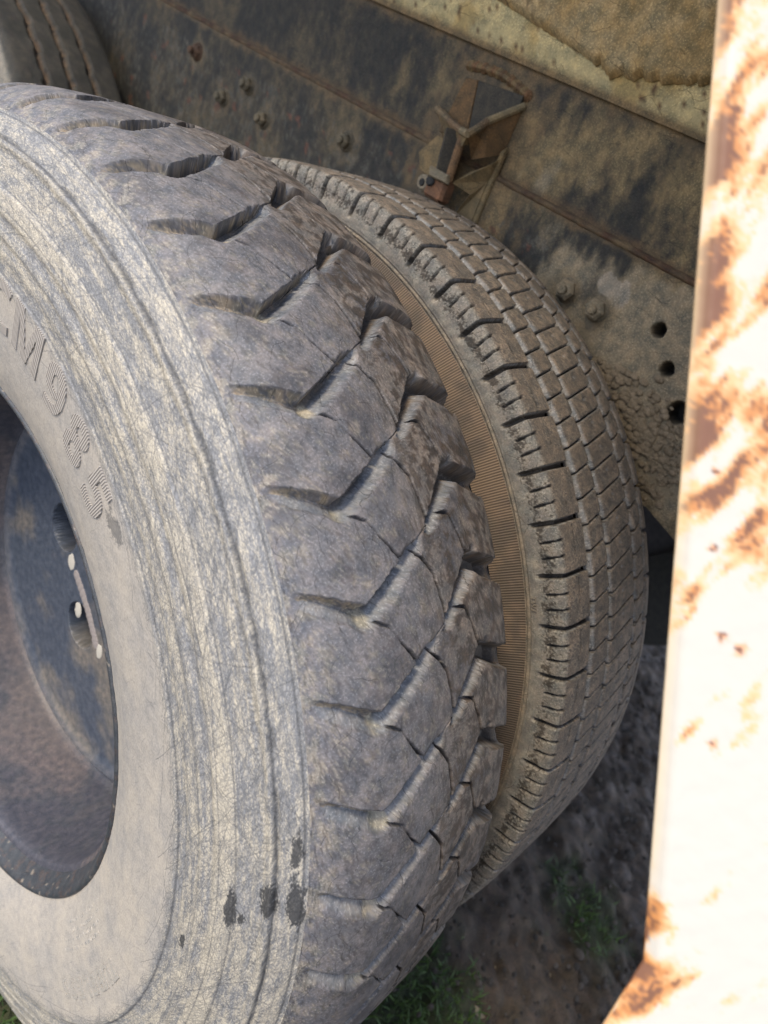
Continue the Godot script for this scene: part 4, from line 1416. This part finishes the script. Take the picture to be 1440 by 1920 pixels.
# ------------------------------------------------------------------ ground and grass
func ground() -> void:
	var P := PackedVector3Array()
	var U := PackedVector2Array()
	var C := PackedColorArray()
	var n := 260
	for j in n:
		for i in n:
			var x := -1.2 + 3.6 * i / (n - 1)
			var z := -1.4 + 3.2 * j / (n - 1)
			var q := Vector3(x, 0.0, z)
			var h := 0.03 * n_low.get_noise_3dv(q * 0.3) + 0.012 * n_mid.get_noise_3dv(q * 0.3) + 0.006 * n_fine.get_noise_3dv(q * 0.3)
			var rim_ := minf(minf(x + 1.2, 2.4 - x), minf(z + 1.4, 1.8 - z))
			h = (h - 0.012) * sm(0.0, 0.3, rim_) + 0.004
			P.append(Vector3(x, minf(h, 0.012), z))
			U.append(Vector2(x, z) / 0.35)
			C.append(soil(q))
	var g := MeshInstance3D.new()
	g.name = "ground"
	g.mesh = grid_mesh(P, n, n, U, C, func(_p: Vector3) -> Vector3: return Vector3.UP)
	g.material_override = M.soil
	g.set_meta("kind", "structure")
	g.set_meta("label", "dark bare soil with thin green growth under the truck")
	g.set_meta("category", "ground")
	add_child(g)
	var st := new_st()
	add_tri(st, Vector3(-250, -0.03, -250), Vector3(250, -0.03, -250), Vector3(250, -0.03, 250), Vector3.UP, Color(0.34, 0.28, 0.19))  # pale earth tone chosen to bounce warm light onto the chassis
	add_tri(st, Vector3(-250, -0.03, -250), Vector3(250, -0.03, 250), Vector3(-250, -0.03, 250), Vector3.UP, Color(0.34, 0.28, 0.19))
	var f := MeshInstance3D.new()
	f.name = "field"
	f.mesh = st.commit()
	f.material_override = M.field
	f.set_meta("kind", "structure")
	f.set_meta("label", "open earth round the truck, toned pale to bounce warm light at it")
	f.set_meta("category", "ground")
	add_child(f)
	# grass blades
	var bl := new_st()
	for s in [[Vector3(-0.0022, 0, 0), Vector3(0.0022, 0, 0), Vector3(0.0016, 0.02, 0.002), Vector3(-0.0016, 0.02, 0.002)], [Vector3(-0.0016, 0.02, 0.002), Vector3(0.0016, 0.02, 0.002), Vector3(0.0001, 0.042, 0.011), Vector3(-0.0001, 0.042, 0.011)]]:
		add_tri(bl, s[0], s[1], s[2], Vector3(0, 0.3, -1), Color.WHITE)
		add_tri(bl, s[0], s[2], s[3], Vector3(0, 0.3, -1), Color.WHITE)
	var mm := MultiMesh.new()
	mm.transform_format = MultiMesh.TRANSFORM_3D
	mm.use_colors = true
	mm.mesh = bl.commit()
	var list := []
	for i in 150000:
		var x := rng.randf_range(-1.1, 1.3)
		var z := rng.randf_range(-0.5, 1.3)
		if list.size() < 40000 and greenness(Vector3(x, 0, z)) > rng.randf_range(0.05, 1.1):
			list.append(Vector3(x, 0.0, z))
	mm.instance_count = list.size()
	for i in list.size():
		var p: Vector3 = list[i]
		var s := rng.randf_range(0.2, 0.55)
		var b := Basis.from_euler(Vector3(rng.randf_range(-0.5, 0.5), rng.randf() * TAU, rng.randf_range(-0.5, 0.5))).scaled(Vector3(0.8, s, 0.8))
		mm.set_instance_transform(i, Transform3D(b, p + Vector3(0, -0.004, 0)))
		mm.set_instance_color(i, Color(0.018, 0.048, 0.009).lerp(Color(0.055, 0.098, 0.018), rng.randf()))
	var gr := MultiMeshInstance3D.new()
	gr.name = "grass"
	gr.multimesh = mm
	gr.material_override = M.leaf
	gr.set_meta("kind", "stuff")
	gr.set_meta("label", "short bright green grass in thin patches on the dark soil")
	gr.set_meta("category", "grass")
	add_child(gr)
	# clods and straw on the soil
	var cl := SphereMesh.new()
	cl.radius = 1.0
	cl.height = 2.0
	cl.radial_segments = 7
	cl.rings = 4
	var mc := MultiMesh.new()
	mc.transform_format = MultiMesh.TRANSFORM_3D
	mc.use_colors = true
	mc.mesh = cl
	mc.instance_count = 5200
	for i in 5200:
		var r := rng.randf_range(0.0015, 0.006) * (1.0 if rng.randf() > 0.05 else 2.2)
		var p := Vector3(rng.randf_range(-0.5, 2.0), 0.004, rng.randf_range(-0.6, 1.2))
		var b := Basis.from_euler(Vector3(rng.randf() * TAU, rng.randf() * TAU, 0)).scaled(Vector3(r * rng.randf_range(0.7, 1.6), r * 0.7, r))
		mc.set_instance_transform(i, Transform3D(b, p))
		mc.set_instance_color(i, Color(0.05, 0.042, 0.034).lerp(Color(0.19, 0.155, 0.125), pow(rng.randf(), 1.6)))
	var ci := MultiMeshInstance3D.new()
	ci.name = "soil_clods"
	ci.multimesh = mc
	ci.material_override = M.soil
	ci.set_meta("kind", "stuff")
	ci.set_meta("label", "small brown clods and crumbs scattered over the dark soil")
	ci.set_meta("category", "soil")
	add_child(ci)

func greenness(p: Vector3) -> float:
	var n := n_low.get_noise_3dv(p * 0.25) + 0.6 * n_mid.get_noise_3dv(p * 0.25)
	var g := 0.0
	g += 1.0 - Vector2((p.x - 0.40) / 0.20, (p.z - 0.56) / 0.22).length()
	g = maxf(g, 1.0 - Vector2((p.x + 0.25) / 0.45, (p.z - 0.2) / 0.5).length())
	g = maxf(g, 0.5 - Vector2((p.x - 0.80) / 0.16, (p.z - 0.68) / 0.18).length())
	return g + 0.8 * n

func soil(q: Vector3) -> Color:
	var n1 := n_low.get_noise_3dv(q * 0.3)
	var n2 := n_mid.get_noise_3dv(q * 0.3)
	var n3 := n_fine.get_noise_3dv(q * 0.4)
	var c := mixc(Color(0.070, 0.052, 0.037), Color(0.125, 0.095, 0.070), 0.5 + n2 + 0.4 * n3)
	c = mixc(c, Color(0.18, 0.15, 0.13), sm(0.05, 0.4, n3 + 0.4 * n2) * sm(0.7, 1.1, q.x))
	return mixc(c, Color(0.04, 0.062, 0.02), sm(-0.2, 0.5, greenness(q) + 0.3 * n1) * 0.85)

# ------------------------------------------------------------------ scene
func _ready() -> void:
	rng.seed = 20
	var cam := Camera3D.new()
	cam.name = "camera"
	cam.transform = Transform3D(Basis(Vector3(0.6549593, 0.3681090, 0.6599425), Vector3(0.1579549, 0.7873449, -0.5959348), Vector3(-0.7389713, 0.4945542, 0.4575342)).orthonormalized(), Vector3(-0.36722, 0.65347 + AXLE, 0.57911))
	cam.keep_aspect = Camera3D.KEEP_HEIGHT
	cam.near = 0.02
	cam.far = 600.0
	var lens := CameraAttributesPhysical.new()
	lens.frustum_focal_length = 17.374
	lens.exposure_aperture = 4.4
	lens.frustum_focus_distance = 0.60
	lens.frustum_near = 0.02
	lens.frustum_far = 600.0
	cam.attributes = lens
	cam.fov = 69.27
	add_child(cam)
	cam.current = true

	var env := Environment.new()
	env.background_mode = Environment.BG_SKY
	var sky := Sky.new()
	var ps := ProceduralSkyMaterial.new()
	ps.sky_top_color = Color(0.63, 0.695, 0.82)
	ps.sky_horizon_color = Color(0.90, 0.90, 0.90)
	ps.sky_curve = 0.22
	ps.ground_horizon_color = Color(0.40, 0.35, 0.28)
	ps.ground_bottom_color = Color(0.26, 0.22, 0.17)
	ps.sun_angle_max = 30.0
	ps.energy_multiplier = 1.0
	sky.sky_material = ps
	env.sky = sky
	env.tonemap_mode = Environment.TONE_MAPPER_LINEAR
	env.tonemap_exposure = 3.7
	env.sdfgi_enabled = true
	env.ssao_enabled = true
	env.ssil_enabled = true
	var we := WorldEnvironment.new()
	we.name = "environment"
	we.environment = env
	add_child(we)

	var sun := DirectionalLight3D.new()
	sun.name = "sun"
	sun.light_energy = 0.38
	sun.light_color = Color(1.0, 0.94, 0.84)
	sun.light_angular_distance = 14.0
	sun.shadow_enabled = true
	add_child(sun)
	sun.look_at_from_position(Vector3(-2.3, 3.5, -0.5), Vector3.ZERO)

	# n_* take metres in: the frequencies are per metre
	n_low = noise(3, 14.0, 3)
	n_mid = noise(4, 60.0, 4, 0.55)
	n_fine = noise(5, 260.0, 3, 0.6)
	n_warp = noise(6, 120.0, 2)
	make_materials()
	ground()
	truck()
	outer_wheel()
	inner_wheel()
	far_wheel("dark truck wheel with wavy grooved ribs, in shade on the next axle", Vector3(0.340, 0, -1.15), false)
	far_wheel("dark grooved truck wheel on the far side of the truck, beneath its second rail", Vector3(1.72, 0, 0.0), true)
	rusty_panel()

func make_materials() -> void:
	var rt := rubber_tile(50, 1024, 0.55, 1.0, 260, 10.0)
	var rb := rubber_tile(70, 1024, 0.5, 1.0, 160, 4.0)
	M.rubber = mat(rt[0], rt[1], 0.022, 0.68)
	M.rubber_b = mat(rb[0], rb[1], 0.07, 0.88)
	var sw := sidewall_texture()
	M.side = mat(sw[0], sw[1], 0.06, 0.72, false)
	var rib := ribs_texture()
	M.ribbed = mat(rib[0], rib[1], 0.05, 0.9)
	M.hatch = mat(rib[0], rib[1], 0.06, 0.85, false)
	M.hatch.albedo_color = Color(0.405, 0.368, 0.33).linear_to_srgb()
	M.dustplain = mat(rb[0], rb[1], 0.02, 0.9, false, Vector3(2, 2, 2))
	M.dustplain.albedo_color = Color(0.52, 0.48, 0.42).linear_to_srgb()
	M.mould = mat(rb[0], rb[1], 0.02, 0.9, false, Vector3(2, 2, 2))
	M.mould.albedo_color = Color(0.29, 0.25, 0.2).linear_to_srgb()
	M.steel = mat(rb[0], rb[1], 0.06, 0.85)
	M.paint = mat(rb[0], rb[1], 0.015, 0.5)
	M.soil = mat(rt[0], rt[1], 0.4, 0.95)
	M.field = mat(rt[0], rt[1], 0.4, 0.95, true)
	M.panel = mat(rb[0], null, 0.0, 0.55)
	M.panel.albedo_texture = null
	M.leaf = StandardMaterial3D.new()
	M.leaf.vertex_color_use_as_albedo = true
	M.leaf.roughness = 0.7
	M.leaf.cull_mode = BaseMaterial3D.CULL_DISABLED
	M.leaf.backlight_enabled = true
	M.leaf.backlight = Color(0.3, 0.4, 0.1)
	M.white_paint = StandardMaterial3D.new()
	M.white_paint.albedo_color = Color(0.66, 0.64, 0.60)
	M.white_paint.roughness = 0.7
	M.chalk = StandardMaterial3D.new()
	M.chalk.albedo_color = Color(0.50, 0.47, 0.46)
	M.chalk.roughness = 0.8
